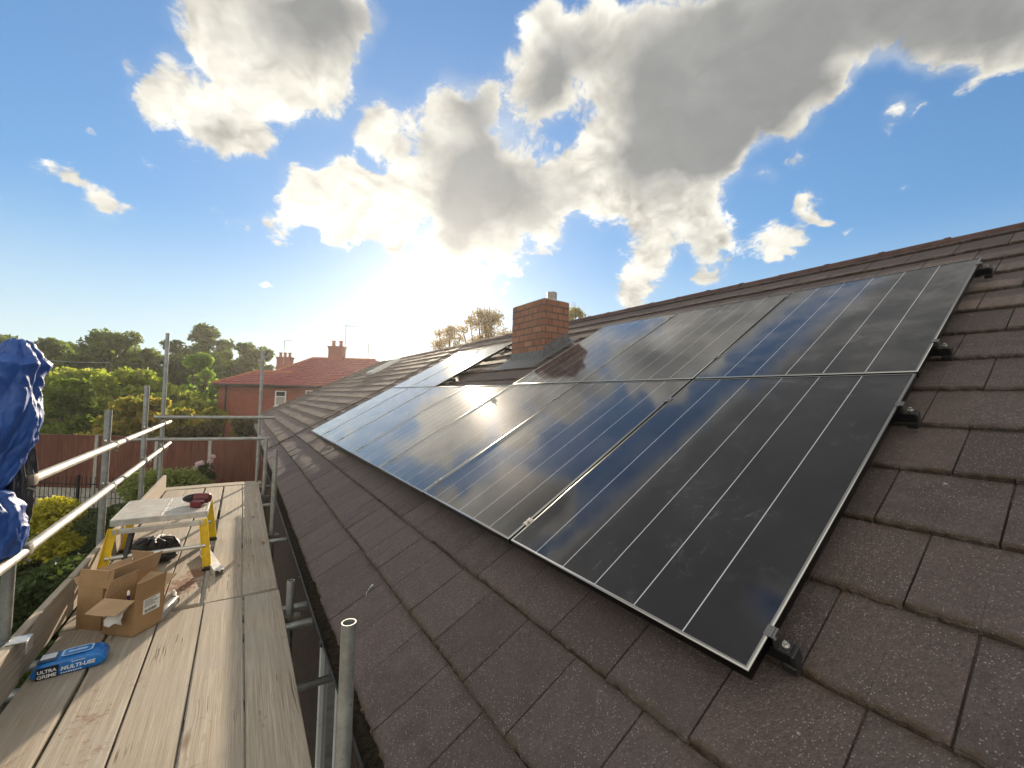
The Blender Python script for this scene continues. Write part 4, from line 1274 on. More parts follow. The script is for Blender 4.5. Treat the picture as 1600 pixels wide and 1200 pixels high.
def jag(p, q, n, amt, rg, up):
    out = []
    for i in range(n + 1):
        t = i / n
        out.append(p.lerp(q, t) + up * (rg.uniform(-amt, amt) if 0 < i < n else 0))
    return out
# box in front: near corner at c, e1 towards the left
Q, e1, e2 = frame2((-.468, 3.262), (-.78, .625))
bx = thing('cardboard_box', 'smaller open cardboard box with a white printed label on its side', 'box', Q(.1, .09, 0), 'open cardboard boxes by the toe board')
wA, dA, hA, th = .20, .185, .205, .004
mb = MB()
mb.box(Q(wA / 2, dA / 2, .004), (wA, dA, .005), rot=Matrix((e1, e2, Vector((0, 0, 1)))).transposed())
RB = Matrix((e1, e2, Vector((0, 0, 1)))).transposed()
mb.box(Q(wA / 2, 0, hA / 2 + .005), (wA, th, hA), rot=RB)
mb.box(Q(wA / 2, dA, hA / 2 + .005), (wA, th, hA), rot=RB)
mb.box(Q(0, dA / 2, hA / 2 + .005), (th, dA - th, hA), rot=RB)
mb.box(Q(wA, dA / 2, hA / 2 + .005), (th, dA - th, hA), rot=RB)
mb.build('carton', M['card'], bx)
rj = random.Random(5)
def flap(parent, a, b, out, L, jagged=0.0, mat='card_in', skew=0.0):
    out = out.normalized(); ab = (b - a).normalized()
    c1, c0 = b + out * L - ab * skew, a + out * L + ab * skew
    edge = jag(c1, c0, 9, jagged, rj, out) if jagged else [c1, c0]
    m_ = MB(); m_.sheet([a, b] + edge, .0035)
    return m_.build('flap', M[mat], parent)
top = hA + .006
flap(bx, Q(0, 0, top), Q(wA, 0, top), -e2 * .80 + Vector((0, 0, -.28)), .115, .004, 'card_in', .004)        # towards us, torn edge
flap(bx, Q(0, 0, top), Q(0, dA, top), -e1 * .12 + Vector((0, 0, 1)), .095, 0, 'card', .0)                    # standing on the label side
flap(bx, Q(wA, 0, top), Q(wA, dA, top), e1 * -.25 + Vector((0, 0, 1)), .10, 0, 'card_in', .006)              # standing at the left
flap(bx, Q(0, dA, top), Q(wA, dA, top), e2 * .75 + Vector((0, 0, .35)), .10, 0, 'card_in', .004)
lb = MB(); lb.box(Q(-.0032, dA * .55, .145), (.001, .105, .085), rot=RB)
label_ = lb.build('printed_label', M['paper'], bx)
mb = MB(); rb = random.Random(2)
x = -.042
while x < .030:                              # the bars and lines of print on it
    w_ = rb.choice((.0012, .0022, .0034))
    mb.box(Q(-.0042, dA * .55 + x, .118), (.0006, w_, .018), rot=RB); x += w_ + rb.choice((.0014, .002, .003))
for k, (z, l_) in enumerate(((.180, .07), (.173, .05), (.165, .085), (.158, .08), (.150, .06), (.142, .085))):
    x = -.045
    while x < -.045 + l_:
        w_ = rb.uniform(.004, .011); mb.box(Q(-.0042, dA * .55 + x + w_ / 2, z), (.0006, w_, .003), rot=RB); x += w_ + .002
mb.build('print', M['ink'], label_)
pp = MB()                                    # torn sheet of paper hanging out under the flap
vs = []; fs = []
for i in range(9):
    for j in range(7):
        s, t = i / 8, j / 6
        q = Q(.015 + .105 * s + (rj.uniform(-.006, .006) if i in (0, 8) else 0), -.006 - .05 * math.sin(t * 1.9) - .012 * math.sin(s * 5 + t * 3), top - .015 - .095 * t + (rj.uniform(-.008, .008) if j == 6 else 0) - .02 * s * t)
        vs.append(q)
for i in range(8):
    for j in range(6):
        a_ = i * 7 + j
        fs.append((a_, a_ + 7, a_ + 8, a_ + 1))
pp.add(vs, fs)
tag(pp.build('torn_paper', M['paper'], smooth=60, loc=Q(.06, -.02, top - .06)), 'torn white paper hanging out from under the front flap of the labelled box', 'paper')
M['blue_pen'] = simple('dark_blue_plastic', (0.02, 0.02, 0.16), 0.3)
pen = thing('marker_pen', 'dark blue marker pen standing up inside the labelled cardboard box', 'pen', Q(.10, .06, .1))
mb = MB(); mb.tube([Q(.105, .06, .09), Q(.095, .045, .215)], .007, 10); mb.build('barrel', M['blue_pen'], pen, smooth=40)
mb = MB(); mb.tube([Q(.095, .045, .215), Q(.0925, .042, .238), Q(.092, .0415, .243)], [.006, .006, .002], 10); mb.build('cap', M['paper'], pen, smooth=40)
tp = MB(); tp.lathe((0, 0, 0), [(.03, -.02), (.045, -.02), (.045, .02), (.03, .02), (.03, -.02)], 24)
tape = thing('tape_roll', 'roll of yellow tape lying inside the labelled cardboard box', 'tape', Q(.05, .12, .15))
to = tp.build('tape', M['yellow'], tape, smooth=40); to.rotation_euler = (.5, .4, 0); to.location = (0, 0, .055)
for v in to.data.vertices: v.co += Q(.05, .12, .15)
# box behind it
Qb, f1, f2 = frame2((-.640, 3.43), (-.78, .625))
RB2 = Matrix((f1, f2, Vector((0, 0, 1)))).transposed()
bb_ = thing('cardboard_box', 'taller open cardboard box with raised flaps against the toe board', 'box', Qb(.08, .15, 0), 'open cardboard boxes by the toe board')
wB, dB, hB = .165, .34, .25
mb = MB()
mb.box(Qb(wB / 2, dB / 2, .004), (wB, dB, .005), rot=RB2)
mb.box(Qb(wB / 2, 0, hB / 2 + .005), (wB, th, hB), rot=RB2)
mb.box(Qb(wB / 2, dB, hB / 2 + .005), (wB, th, hB), rot=RB2)
mb.box(Qb(0, dB / 2, hB / 2 + .005), (th, dB - th, hB), rot=RB2)
mb.box(Qb(wB, dB / 2, hB / 2 + .005), (th, dB - th, hB), rot=RB2)
mb.build('carton', M['card'], bb_)
tb = hB + .006
flap(bb_, Qb(-.06, 0, tb), Qb(wB, 0, tb), f2 * .10 + Vector((0, 0, 1)), .10, 0, 'card')
flap(bb_, Qb(0, dB, tb), Qb(wB, dB, tb), f2 * -.30 + Vector((0, 0, 1)), .11, 0, 'card_in')
flap(bb_, Qb(0, 0, tb), Qb(0, dB, tb), f1 * -.35 + Vector((0, 0, 1)), .11, 0, 'card_in')
flap(bb_, Qb(wB, 0, tb), Qb(wB, dB, tb), f1 * .5 + Vector((0, 0, .6)), .06, 0, 'card_in')

# sealant cartridge lying past the boxes
M['clear_grey'] = simple('translucent_grey_plastic', (0.30, 0.29, 0.27), 0.25, 0, 0.1, 20)
cart = thing('sealant_cartridge', 'grey sealant cartridge with black end cap lying beside the labelled box', 'cartridge', W(-.34, 3.60, DZ))
ca, cb = W(-.385, 3.62, DZ + .030), W(-.325, 3.50, DZ + .030)
ca, cb = W(-.37, 3.40, DZ + .032), W(-.322, 3.60, DZ + .032)
dd = (cb - ca).normalized()
mb = MB(); mb.tube([ca, cb], .030, 18); mb.build('tube', M['clear_grey'], cart, smooth=40)
mb = MB(); mb.tube([cb, cb + dd * .014], .032, 18); mb.build('end_cap', M['black_plastic'], cart, smooth=40)
mb = MB(); mb.tube([cb + dd * .014 + Vector((0, 0, .02)), cb + dd * .05 + Vector((-.01, 0, .035)), cb + dd * .07 + Vector((-.03, 0, .05))], [.012, .010, .006], 10); mb.build('nozzle', M['paper'], cart, smooth=40)

# ------------------------------------------------------------------ packet of wipes
def text_mesh(s, size, bold=0.0, shear=0.0):
    cu = bpy.data.curves.new('lettering', 'FONT')
    cu.body = s; cu.size = size; cu.offset = bold; cu.extrude = .0004; cu.shear = shear
    o = bpy.data.objects.new('lettering', cu); COL.objects.link(o)
    dg = bpy.context.evaluated_depsgraph_get()
    me = bpy.data.meshes.new_from_object(o.evaluated_get(dg))
    vs = [v.co.copy() for v in me.vertices]; fs = [tuple(p.vertices) for p in me.polygons]
    bpy.data.objects.remove(o); bpy.data.curves.remove(cu); bpy.data.meshes.remove(me)
    x0 = min(v.x for v in vs); x1 = max(v.x for v in vs); y0 = min(v.y for v in vs); y1 = max(v.y for v in vs)
    return vs, fs, (x0, y0, x1, y1)
M['wipe_blue'] = simple('blue_packet_film', (0.008, 0.16, 0.52), 0.28, 0, 0.12, 12, 0.15)
M['wipe_pale'] = simple('pale_blue_print', (0.35, 0.56, 0.78), 0.3)
M['wipe_black'] = simple('black_print', (0.012, 0.014, 0.02), 0.3)
M['wipe_white'] = simple('white_print', (0.72, 0.74, 0.76), 0.35)
wa = math.radians(4)
wc = W(-.672, 3.065, DZ)
w1 = Vector((math.cos(wa), math.sin(wa), 0)); w2 = Vector((-math.sin(wa), math.cos(wa), 0))
def WP(a, b, z): return wc + w1 * a + w2 * b + Vector((0, 0, z))
wipes = thing('wipes_packet', 'blue soft packet of multi-use wipes lying on the boards by the toe board', 'wipes', wc)
LW, DW, HW = .27, .125, .080
vs = []; fs = []; n = 28; secs = 22
for i in range(secs + 1):
    t = -1 + 2 * i / secs
    q = (1 - abs(t) ** 7)
    hh = HW * (.14 + .86 * q ** .6); dd_ = DW * (.94 + .06 * q)
    for k in range(n):
        a_ = 2 * PI * k / n
        c_, s_ = math.cos(a_), math.sin(a_)
        ex = .42
        y = dd_ / 2 * math.copysign(abs(c_) ** ex, c_); z = HW * .5 + hh / 2 * math.copysign(abs(s_) ** ex, s_) - (HW - hh) * .12
        wob = .0022 * mnoise.noise((t * 6, c_ * 2, s_ * 2)) 
        vs.append(WP(t * LW / 2, y + wob, max(.002, z + wob)))
for i in range(secs):
    for k in range(n):
        a_, b_ = i * n + k, i * n + (k + 1) % n
        fs.append((a_, a_ + n, b_ + n, b_))
fs.append(tuple(range(n))); fs.append(tuple(range((secs + 1) * n - 1, secs * n - 1, -1)))
MB().add(vs, fs).build('film', M['wipe_blue'], wipes, smooth=60)
FY = -DW / 2 - .0022
mb = MB(); mb.sheet([WP(-.115, FY, .008), WP(-.038, FY, .008), WP(-.038, FY, .064), WP(-.115, FY, .064)], .0008, -w2)
mb.build('front_panel', M['wipe_black'], wipes)
def front_text(s, size, x, z, width, bold=.0006, shear=0.0):
    v, f, (a0, b0, a1, b1) = text_mesh(s, size, bold, shear)
    k = width / (a1 - a0)
    m_ = MB(); m_.add([WP(x + (p.x - a0) * k, FY - .0018 - p.z, z + (p.y - b0) * k) for p in v], f)
    m_.build('lettering', M['wipe_white'], wipes)
front_text('ULTRA', .02, -.110, .037, .066)
front_text('GRIME', .02, -.110, .013, .066)
front_text('MULTI-USE', .02, -.030, .030, .125, .0006, .15)
mb = MB()
for k in range(9):
    mb.box(WP(-.026 + k * .0085, FY - .001, .018), (.006, .001, .005), rot=Matrix((w1, w2, Vector((0, 0, 1)))).transposed())
for k in range(6):
    mb.box(WP(.01 + k * .0085, FY - .001, .062), (.006, .001, .004), rot=Matrix((w1, w2, Vector((0, 0, 1)))).transposed())
mb.build('small_print', M['wipe_white'], wipes)
TZ = HW + .0028
mb = MB(); mb.sheet([WP(-.118, -.045, TZ), WP(-.050, -.045, TZ), WP(-.050, .045, TZ), WP(-.118, .045, TZ)], .0008, (0, 0, 1)); mb.build('top_panel', M['wipe_black'], wipes)
mb = MB(); mb.sheet([WP(-.112, -.018, TZ + .001), WP(-.058, -.018, TZ + .001), WP(-.058, .036, TZ + .001), WP(-.112, .036, TZ + .001)], .0006, (0, 0, 1)); mb.build('top_badge', M['wipe_white'], wipes)
def rrect(x0, y0, x1, y1, r, n=6):
    out = []
    for cx_, cy_, a0 in ((x1 - r, y1 - r, 0), (x0 + r, y1 - r, 90), (x0 + r, y0 + r, 180), (x1 - r, y0 + r, 270)):
        for k in range(n + 1):
            a_ = math.radians(a0 + 90 * k / n); out.append((cx_ + r * math.cos(a_), cy_ + r * math.sin(a_)))
    return out
o_, i_ = rrect(-.038, -.036, .078, .040, .016), rrect(-.030, -.028, .070, .032, .012)
mb = MB(); vs = [WP(x, y, TZ + .003) for x, y in o_] + [WP(x, y, TZ + .003) for x, y in i_]
k = len(o_); mb.add(vs, [(j, (j + 1) % k, k + (j + 1) % k, k + j) for j in range(k)])
lid = mb.build('lid_rim', M['wipe_pale'], wipes)
mb = MB(); mb.sheet([WP(x, y, TZ + .0022) for x, y in i_], .002, (0, 0, 1)); mb.build('lid', M['wipe_blue'], lid)
mb = MB(); mb.sheet([WP(x, y, TZ + .0036) for x, y in rrect(-.016, -.004, .056, .012, .006)], .001, (0, 0, 1)); mb.build('tear_tab', M['wipe_pale'], lid)

# ------------------------------------------------------------------ garden, trees, far house
ground = MB()
NG = 60
vs = []; fs = []
for i in range(NG + 1):
    for j in range(NG + 1):
        vs.append((-450 + 900 * i / NG, -450 + 900 * j / NG, 0.0))
for i in range(NG):
    for j in range(NG):
        a = i * (NG + 1) + j
        fs.append((a, a + NG + 1, a + NG + 2, a + 1))
m, T, b = material('lawn')
g = T.n.new('ShaderNodeNewGeometry').outputs['Position']
n1 = T.noise(g, 0.25, 6, 0.6); n2 = T.noise(g, 6.0, 6, 0.7)
col = T.mix(T.ramp(n2, 0.3, 0.7), (0.022, 0.036, 0.012), (0.05, 0.065, 0.022))
col = T.mix(T.ramp(n1, 0.45, 0.7, 0, .6), col, (0.07, 0.055, 0.035))
P(b, T, col=col, rough=0.95, spec=0.1, normal=T.bump(n2, 0.8, 0.05))
M['lawn'] = m
o = MB().add(vs, fs).build('ground', M['lawn'], loc=(0, 0, 0)); tag(o, kind='structure')
mb = MB(); mb.box(Vector((-.2, 5, .004)), (2.2, 22, .008))
o = mb.build('path', M['concrete'], loc=(0, 0, 0)); tag(o, kind='structure')

def quads_to_mesh(name, C, U, Vv, mat, parent=None, loc=(0, 0, 0), extra=None, bend=.25):
    """leaf sprays: each a small bent diamond"""
    n = len(C)
    Nn = np.cross(U, Vv); Nn /= (np.linalg.norm(Nn, axis=1, keepdims=True) + 1e-9)
    L = np.linalg.norm(U, axis=1, keepdims=True)
    V4 = np.stack([C - U, C + Vv * .5 + Nn * L * bend * .5 - U * .1, C + U - Nn * L * bend, C - Vv * .5 + Nn * L * bend * .5 - U * .1], 1).reshape(-1, 3)
    off = np.array(ORIGIN.get(parent.name, Vector((0, 0, 0))) if parent is not None else loc)
    V4 = V4 - off
    me = bpy.data.meshes.new(name)
    me.vertices.add(4 * n); me.vertices.foreach_set('co', V4.astype(np.float32).ravel())
    me.loops.add(4 * n); me.loops.foreach_set('vertex_index', np.arange(4 * n, dtype=np.int32))
    me.polygons.add(n); me.polygons.foreach_set('loop_start', np.arange(0, 4 * n, 4, dtype=np.int32)); me.polygons.foreach_set('loop_total', np.full(n, 4, dtype=np.int32))
    me.materials.append(mat); me.update(calc_edges=True); me.validate()
    o = bpy.data.objects.new(name, me); COL.objects.link(o)
    ORIGIN[o.name] = Vector(off)
    if parent is not None: o.parent = parent
    else: o.location = loc
    return o

def leaf_cloud(blobs, n, size, droop=.3, shell=.55, rng=RNG):
    """n leaves spread over lumpy blobs (c, r, squash); uneven density, denser to the outside"""
    r3 = np.array([b[1] ** 2.2 for b in blobs]); pick = rng.choice(len(blobs), n, p=r3 / r3.sum())
    c = np.array([list(b[0]) for b in blobs])[pick]; r = np.array([b[1] for b in blobs])[pick]; sq = np.array([b[2] for b in blobs])[pick]
    d = rng.normal(size=(n, 3)); d /= np.linalg.norm(d, axis=1, keepdims=True)
    # sub-clumps: pull directions towards a few random axes of each blob
    ax = rng.normal(size=(len(blobs), 14, 3)); ax /= np.linalg.norm(ax, axis=2, keepdims=True)
    a = ax[pick, rng.integers(0, 14, n)]
    d = d * .62 + a * .8; d /= np.linalg.norm(d, axis=1, keepdims=True)
    t = shell + (1 - shell) * rng.random(n) ** .7 + rng.normal(0, .07, n)
    pos = c + d * (r * t)[:, None] * np.stack([np.ones(n), np.ones(n), sq], 1)
    U = d * .6 + rng.normal(size=(n, 3)) * .7; U[:, 2] -= droop
    U /= np.linalg.norm(U, axis=1, keepdims=True)
    Vv = np.cross(U, rng.normal(size=(n, 3))); Vv /= (np.linalg.norm(Vv, axis=1, keepdims=True) + 1e-9)
    s = size * (.6 + .8 * rng.random(n))[:, None]
    return pos, U * s * .62, Vv * s * .75

def tree(name, label, group, base, h, rad, leafmat, nleaf, leaf, seed, crown_lo=.3, nb=22, squash=.8, lean=0.0, shell=.42, cat='tree', sparse=1.0, conical=0.0):
    rg = random.Random(seed)
    root = thing(name, label, cat, base, group)
    blobs = []
    for i in range(nb):
        t = (i + .5) / nb
        z = h * (crown_lo + (1 - crown_lo) * t)
        env = math.sin(PI * min(1, .18 + .80 * t)) ** .65 * (1 - conical * t)
        a = i * 2.4 + rg.uniform(-.5, .5); rr = rad * env * rg.uniform(.25, .85)
        br = rad * rg.uniform(.22, .46) * (1.05 - .4 * t)
        z = min(z, h - br * squash * .9)
        blobs.append((Vector(base) + Vector((math.cos(a) * rr + lean * t, math.sin(a) * rr, z)), br, squash * rg.uniform(.8, 1.1)))
    tr = MB()
    trunk_top = h * (crown_lo + .35 * (1 - crown_lo))
    b0 = Vector(base)
    tr.tube([b0 + Vector((0, 0, -.1)), b0 + Vector((.02 * h * rg.uniform(-1, 1), .02 * h * rg.uniform(-1, 1), trunk_top * .5)), b0 + Vector((lean * .4, 0, trunk_top))], [h * .028, h * .02, h * .012], 10)
    for c, br, sq in blobs:
        s = b0 + Vector((lean * .2, 0, rg.uniform(.55, 1.0) * trunk_top))
        mid = s.lerp(c, .5) + Vector((rg.uniform(-.1, .1) * rad, rg.uniform(-.1, .1) * rad, -.05 * rad))
        tr.tube([s, mid, c, c + (c - mid) * .22], [h * .008, h * .005, h * .0028, h * .001], 6)
    tr.build('trunk', M['bark'], root, smooth=60)
    C, U, V_ = leaf_cloud(blobs, int(nleaf * 1.35), leaf, rng=np.random.default_rng(seed), shell=shell)
    quads_to_mesh('crown', C, U, V_, M[leafmat], root)
    return root

def at(r, d): return G(r, d, 0)
GB, GM = 'tall dark trees along the skyline', 'sunlit garden trees beyond the fence'
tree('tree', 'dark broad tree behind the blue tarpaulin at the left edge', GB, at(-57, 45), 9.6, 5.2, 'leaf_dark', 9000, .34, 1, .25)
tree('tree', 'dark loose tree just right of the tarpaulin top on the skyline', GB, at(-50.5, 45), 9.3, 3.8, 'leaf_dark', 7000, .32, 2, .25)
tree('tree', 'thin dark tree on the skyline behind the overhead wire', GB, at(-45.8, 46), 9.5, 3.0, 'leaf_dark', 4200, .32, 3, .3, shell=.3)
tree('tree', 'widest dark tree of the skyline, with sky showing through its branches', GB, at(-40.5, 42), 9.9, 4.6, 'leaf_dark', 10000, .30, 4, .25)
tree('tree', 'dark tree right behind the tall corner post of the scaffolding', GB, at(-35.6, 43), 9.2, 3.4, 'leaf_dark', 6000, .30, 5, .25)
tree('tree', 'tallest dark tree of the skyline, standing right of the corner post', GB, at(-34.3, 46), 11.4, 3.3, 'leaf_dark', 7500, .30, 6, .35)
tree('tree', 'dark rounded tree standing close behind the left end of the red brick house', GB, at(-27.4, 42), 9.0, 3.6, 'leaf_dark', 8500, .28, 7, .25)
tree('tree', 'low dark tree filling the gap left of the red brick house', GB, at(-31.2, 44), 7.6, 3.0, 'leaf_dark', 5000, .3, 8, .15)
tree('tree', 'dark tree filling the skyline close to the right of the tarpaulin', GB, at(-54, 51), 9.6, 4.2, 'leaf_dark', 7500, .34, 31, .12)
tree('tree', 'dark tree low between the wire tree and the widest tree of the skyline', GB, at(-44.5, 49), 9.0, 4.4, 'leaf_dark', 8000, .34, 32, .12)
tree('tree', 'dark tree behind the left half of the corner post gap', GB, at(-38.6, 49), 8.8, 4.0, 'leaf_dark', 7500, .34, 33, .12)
tree('tree', 'yellow green tree behind the round bush at the left', GM, at(-26.5, 25), 5.2, 3.4, 'leaf_mid', 11000, .24, 11, .1, 26)
tree('tree', 'bright yellow green tree in the middle, below the overhead wire', GM, at(-22.3, 24), 5.15, 2.6, 'leaf_mid', 11000, .22, 12, .1, 26)
tree('tree', 'loose yellow green tree leaning out beside the second post', GM, at(-20.0, 24.5), 4.3, 2.3, 'leaf_mid', 6500, .22, 13, .1, 26)
tree('bush', 'round dark green bush with a lit top beside the tarpaulin', None, at(-19.3, 18), 4.3, 1.75, 'leaf_bush', 14000, .15, 14, .02, 18, .95, shell=.7, cat='bush')
tree('tree', 'fresh green feathery tree left of the red brick house', GM, at(-21.2, 28), 6.6, 1.9, 'leaf_fresh', 11000, .18, 15, .1, 14, 1.0, conical=.25)
tree('tree', 'small tree with orange turning leaves behind the handrails', GM, at(-15.1, 17), 3.75, 2.1, 'leaf_autumn', 9000, .17, 16, .2, 15, .8, shell=.35)
tree('tree', 'low orange tinged tree in front of the red brick house wall', GM, at(-13.0, 17.4), 3.3, 1.9, 'leaf_autumn', 7000, .17, 17, .15, 14, .75, shell=.35)
tree('tree', 'sparse russet tree behind the ridge left of the chimney', 'turning trees behind the roof ridge', at(-1.9, 27), 10.0, 2.7, 'leaf_russet', 17000, .11, 18, .30, 46, .8, shell=.1)
tree('tree', 'small green tree top showing right of the chimney behind the ridge', 'turning trees behind the roof ridge', at(4.0, 27), 10.2, 1.9, 'leaf_autumn', 12000, .11, 19, .30, 34, .8, shell=.1)
tree('tree', 'faint russet tree low behind the ridge under the sun', 'turning trees behind the roof ridge', at(-4.6, 30), 9.3, 2.2, 'leaf_russet', 9000, .11, 20, .30, 34, .8, shell=.1)

def bush(name, label, base, rx, ry, h, leafmat, n, leaf, seed, group=None, cat='bush'):
    rg = random.Random(seed)
    root = thing(name, label, cat, base, group)
    blobs = []
    for i in range(16):
        a = rg.uniform(0, 6.28); q = rg.random() ** .5 * .62
        br = min(rx, ry) * rg.uniform(.35, .5)
        blobs.append((Vector(base) + Vector((VR * (math.cos(a) * q * rx) + VF * (math.sin(a) * q * ry))) + Vector((0, 0, max(.1, (h - br * .8) * (1 - q * q * .8)))), br, .8))
        blobs.append((Vector(base) + Vector((VR * (math.cos(a) * q * rx) + VF * (math.sin(a) * q * ry))) + Vector((0, 0, h * .3)), br * 1.1, .8))
    st = MB()
    for c, br, s in blobs[:10]:
        st.tube([Vector(base), Vector(base).lerp(c, .5) + Vector((0, 0, .05)), c], [.03, .02, .008], 6)
    st.build('stem', M['bark'], root)
    C, U, V_ = leaf_cloud(blobs, n, leaf, rng=np.random.default_rng(seed), shell=.65)
    quads_to_mesh('foliage', C, U, V_, M[leafmat], root)
    return root
bush('bush', 'wide rounded pale green shrub behind the corner of the scaffold', at(-9.2, 11.2), 1.35, 1.1, 2.05, 'leaf_mound', 22000, .07, 51)
bush('bush', 'golden yellow shrub below the upper handrail beside the black plastic', at(-10.15, 9.3), .62, .6, 1.58, 'leaf_yellow', 9000, .06, 52)
bush('bush', 'dark shrub in front of the iron railings', at(-10.6, 11.6), .8, .5, .9, 'leaf_ground', 5000, .07, 53)
bush('hedge', 'dark brownish hedge in front of the red brick house, behind the fence', at(-11.0, 16.0), 3.6, .8, 3.15, 'leaf_hedge', 16000, .14, 54, cat='hedge')
bush('bush', 'dark leafy shrub low behind the near handrail post', at(-7.4, 7.2), 1.2, .8, 1.1, 'leaf_ground', 9000, .08, 55)
bush('flowering_shrub', 'slim shrub carrying pink flower heads against the dark red fence', at(-9.75, 13.3), .45, .3, 1.75, 'leaf_ground', 2200, .07, 56, cat='shrub')
M['petal'] = simple('pink_petal', (0.78, 0.58, 0.60), 0.7, 0, 0.2, 40)
rg = random.Random(9); fl = np.random.default_rng(5)
fs_ = bpy.data.objects['flowering_shrub']
heads = [(Vector(at(-9.9 + k * .13, 13.1 + rg.uniform(-.1, .1))) + Vector((0, 0, 1.58 + .09 * k + rg.uniform(-.06, .06))), .075, .9) for k in range(5)]
for hd_ in heads:
    C, U, V_ = leaf_cloud([hd_], 140, .045, rng=fl, shell=.5)
    quads_to_mesh('flower_head', C, U, V_, M['petal'], fs_)

# ground cover below the scaffold
rgn = np.random.default_rng(77)
n = 60000
rr = rgn.uniform(-13.5, -1.2, n); dd2 = rgn.uniform(3.0, 12.5, n)
hh2 = np.array([.10 + .22 * max(0, mnoise.noise((a * .9, b * .9, 4))) + .10 * mnoise.noise((a * 3, b * 3, 1)) for a, b in zip(rr, dd2)])
C = rr[:, None] * np.array(VR) + dd2[:, None] * np.array(VF); C[:, 2] = np.maximum(.01, hh2 * rgn.uniform(.4, 1.05, n))
edge = np.minimum(np.minimum(rr + 13.5, dd2 - 3.0), 12.5 - dd2)
keep = (C[:, 0] < -1.15) & (rgn.random(n) < np.clip(edge / 1.6, .04, 1))
C = C[keep]; n = len(C)
U = rgn.normal(size=(n, 3)); U[:, 2] = np.abs(U[:, 2]) * .6; U /= np.linalg.norm(U, axis=1, keepdims=True)
V_ = np.cross(U, rgn.normal(size=(n, 3))); V_ /= np.linalg.norm(V_, axis=1, keepdims=True)
s = (.055 * (.6 + rgn.random(n)))[:, None]
o = quads_to_mesh('ground_cover', C, U * s, V_ * s * 1.1, M['leaf_ground'])
tag(o, kind='stuff')

# ---- the milky evening air
hz = MB(); hz.box((0, 40, 5.6), (220, 200, 13.2))
m = bpy.data.materials.new('evening_air'); m.use_nodes = True
T = NT(m.node_tree); T.n.clear()
hv = T.n.new('ShaderNodeVolumePrincipled')
hv.inputs['Color'].default_value = (0.97, 0.94, 0.93, 1)
hv.inputs['Density'].default_value = 0.0008
hv.inputs['Anisotropy'].default_value = 0.72
ho = T.n.new('ShaderNodeOutputMaterial'); T.l.new(hv.outputs[0], ho.inputs['Volume'])
tag(hz.build('haze', m, loc=(0, 40, 5.6)), kind='stuff')

# ---- timber fence with concrete posts and gravel boards
def fence_mat():
    m, T, b = material('red_brown_fence')
    g = T.n.new('ShaderNodeNewGeometry').outputs['Position']
    along = T.v('DOT_PRODUCT', g, tuple(VR))
    bd = T.m('FRACT', T.m('DIVIDE', along, 0.115))
    cell = T.white(T.comb(T.m('FLOOR', T.m('DIVIDE', along, 0.115)), 0.0, 0.0))
    n = T.noise(T.mapping(g, (6, 6, 1.2)), 1.5, 5, 0.6)
    col = T.mix(T.ramp(n, 0.3, 0.7), (0.115, 0.042, 0.028), (0.19, 0.075, 0.05))
    col = T.mix(T.m('MULTIPLY', cell, .5), col, (0.09, 0.035, 0.025))
    P(b, T, col=col, rough=0.85, spec=0.2, normal=T.bump(bd, 0.8, 0.012))
    return m
M['fence'] = fence_mat()
RG = GARDEN_ROT
fence = thing('fence', 'dark red brown boarded fence with concrete posts across the end of the garden', 'fence', G(-13, 14, 0))
posts = [-22.4, -20.3, -18.2, -16.05, -13.92, -11.9, -10.1, -8.0, -5.9]
for i, r in enumerate(posts):
    mb = MB(); mb.box(G(r, 14, 1.21), (.11, .11, 2.45), rot=RG, bevel=.012); mb.build('post', M['concrete'], fence)
    if i + 1 < len(posts):
        r2 = posts[i + 1]; w = r2 - r - .11
        mb = MB(); mb.box(G((r + r2) / 2, 14.0, 1.52), (w, .03, 1.72), rot=RG)
        nb_ = int(w / .115)
        for k in range(nb_ + 1):
            mb.box(G(r + .055 + w * (k + .5) / (nb_ + 1), 13.978, 1.52), (w / (nb_ + 1) - .006, .018, 1.72 + .0), rot=RG)
        mb.box(G((r + r2) / 2, 13.985, 2.40), (w, .06, .03), rot=RG)
        mb.build('panel', M['fence'], fence)
        for z in (.16, .49):
            mb = MB(); mb.box(G((r + r2) / 2, 14.0, z), (w, .05, .31), rot=RG, bevel=.01); mb.build('gravel_board', M['concrete'], fence)

rail_f = thing('iron_railing', 'black iron railing standing in front of the fence at the left', 'railing', G(-13, 12.5, 0))
for k, (ra, rb_) in enumerate(((-17.2, -15.1), (-15.05, -12.95), (-12.9, -11.0))):
    mb = MB()
    for z in (.28, 1.12):
        mb.box(G((ra + rb_) / 2, 12.5, z), (rb_ - ra, .02, .035), rot=RG)
    r = ra + .07
    while r < rb_:
        mb.tube([G(r, 12.5, .12), G(r, 12.5, 1.28)], .009, 6)
        mb.tube([G(r, 12.5, 1.28), G(r, 12.5, 1.36)], [.014, .002], 6)
        r += .13
    mb.build('railing_panel', M['black_metal'], rail_f)
    mb = MB(); mb.box(G(rb_ + .02, 12.5, .70), (.06, .06, 1.4), rot=RG, bevel=.004); mb.build('post', M['black_metal'], rail_f)

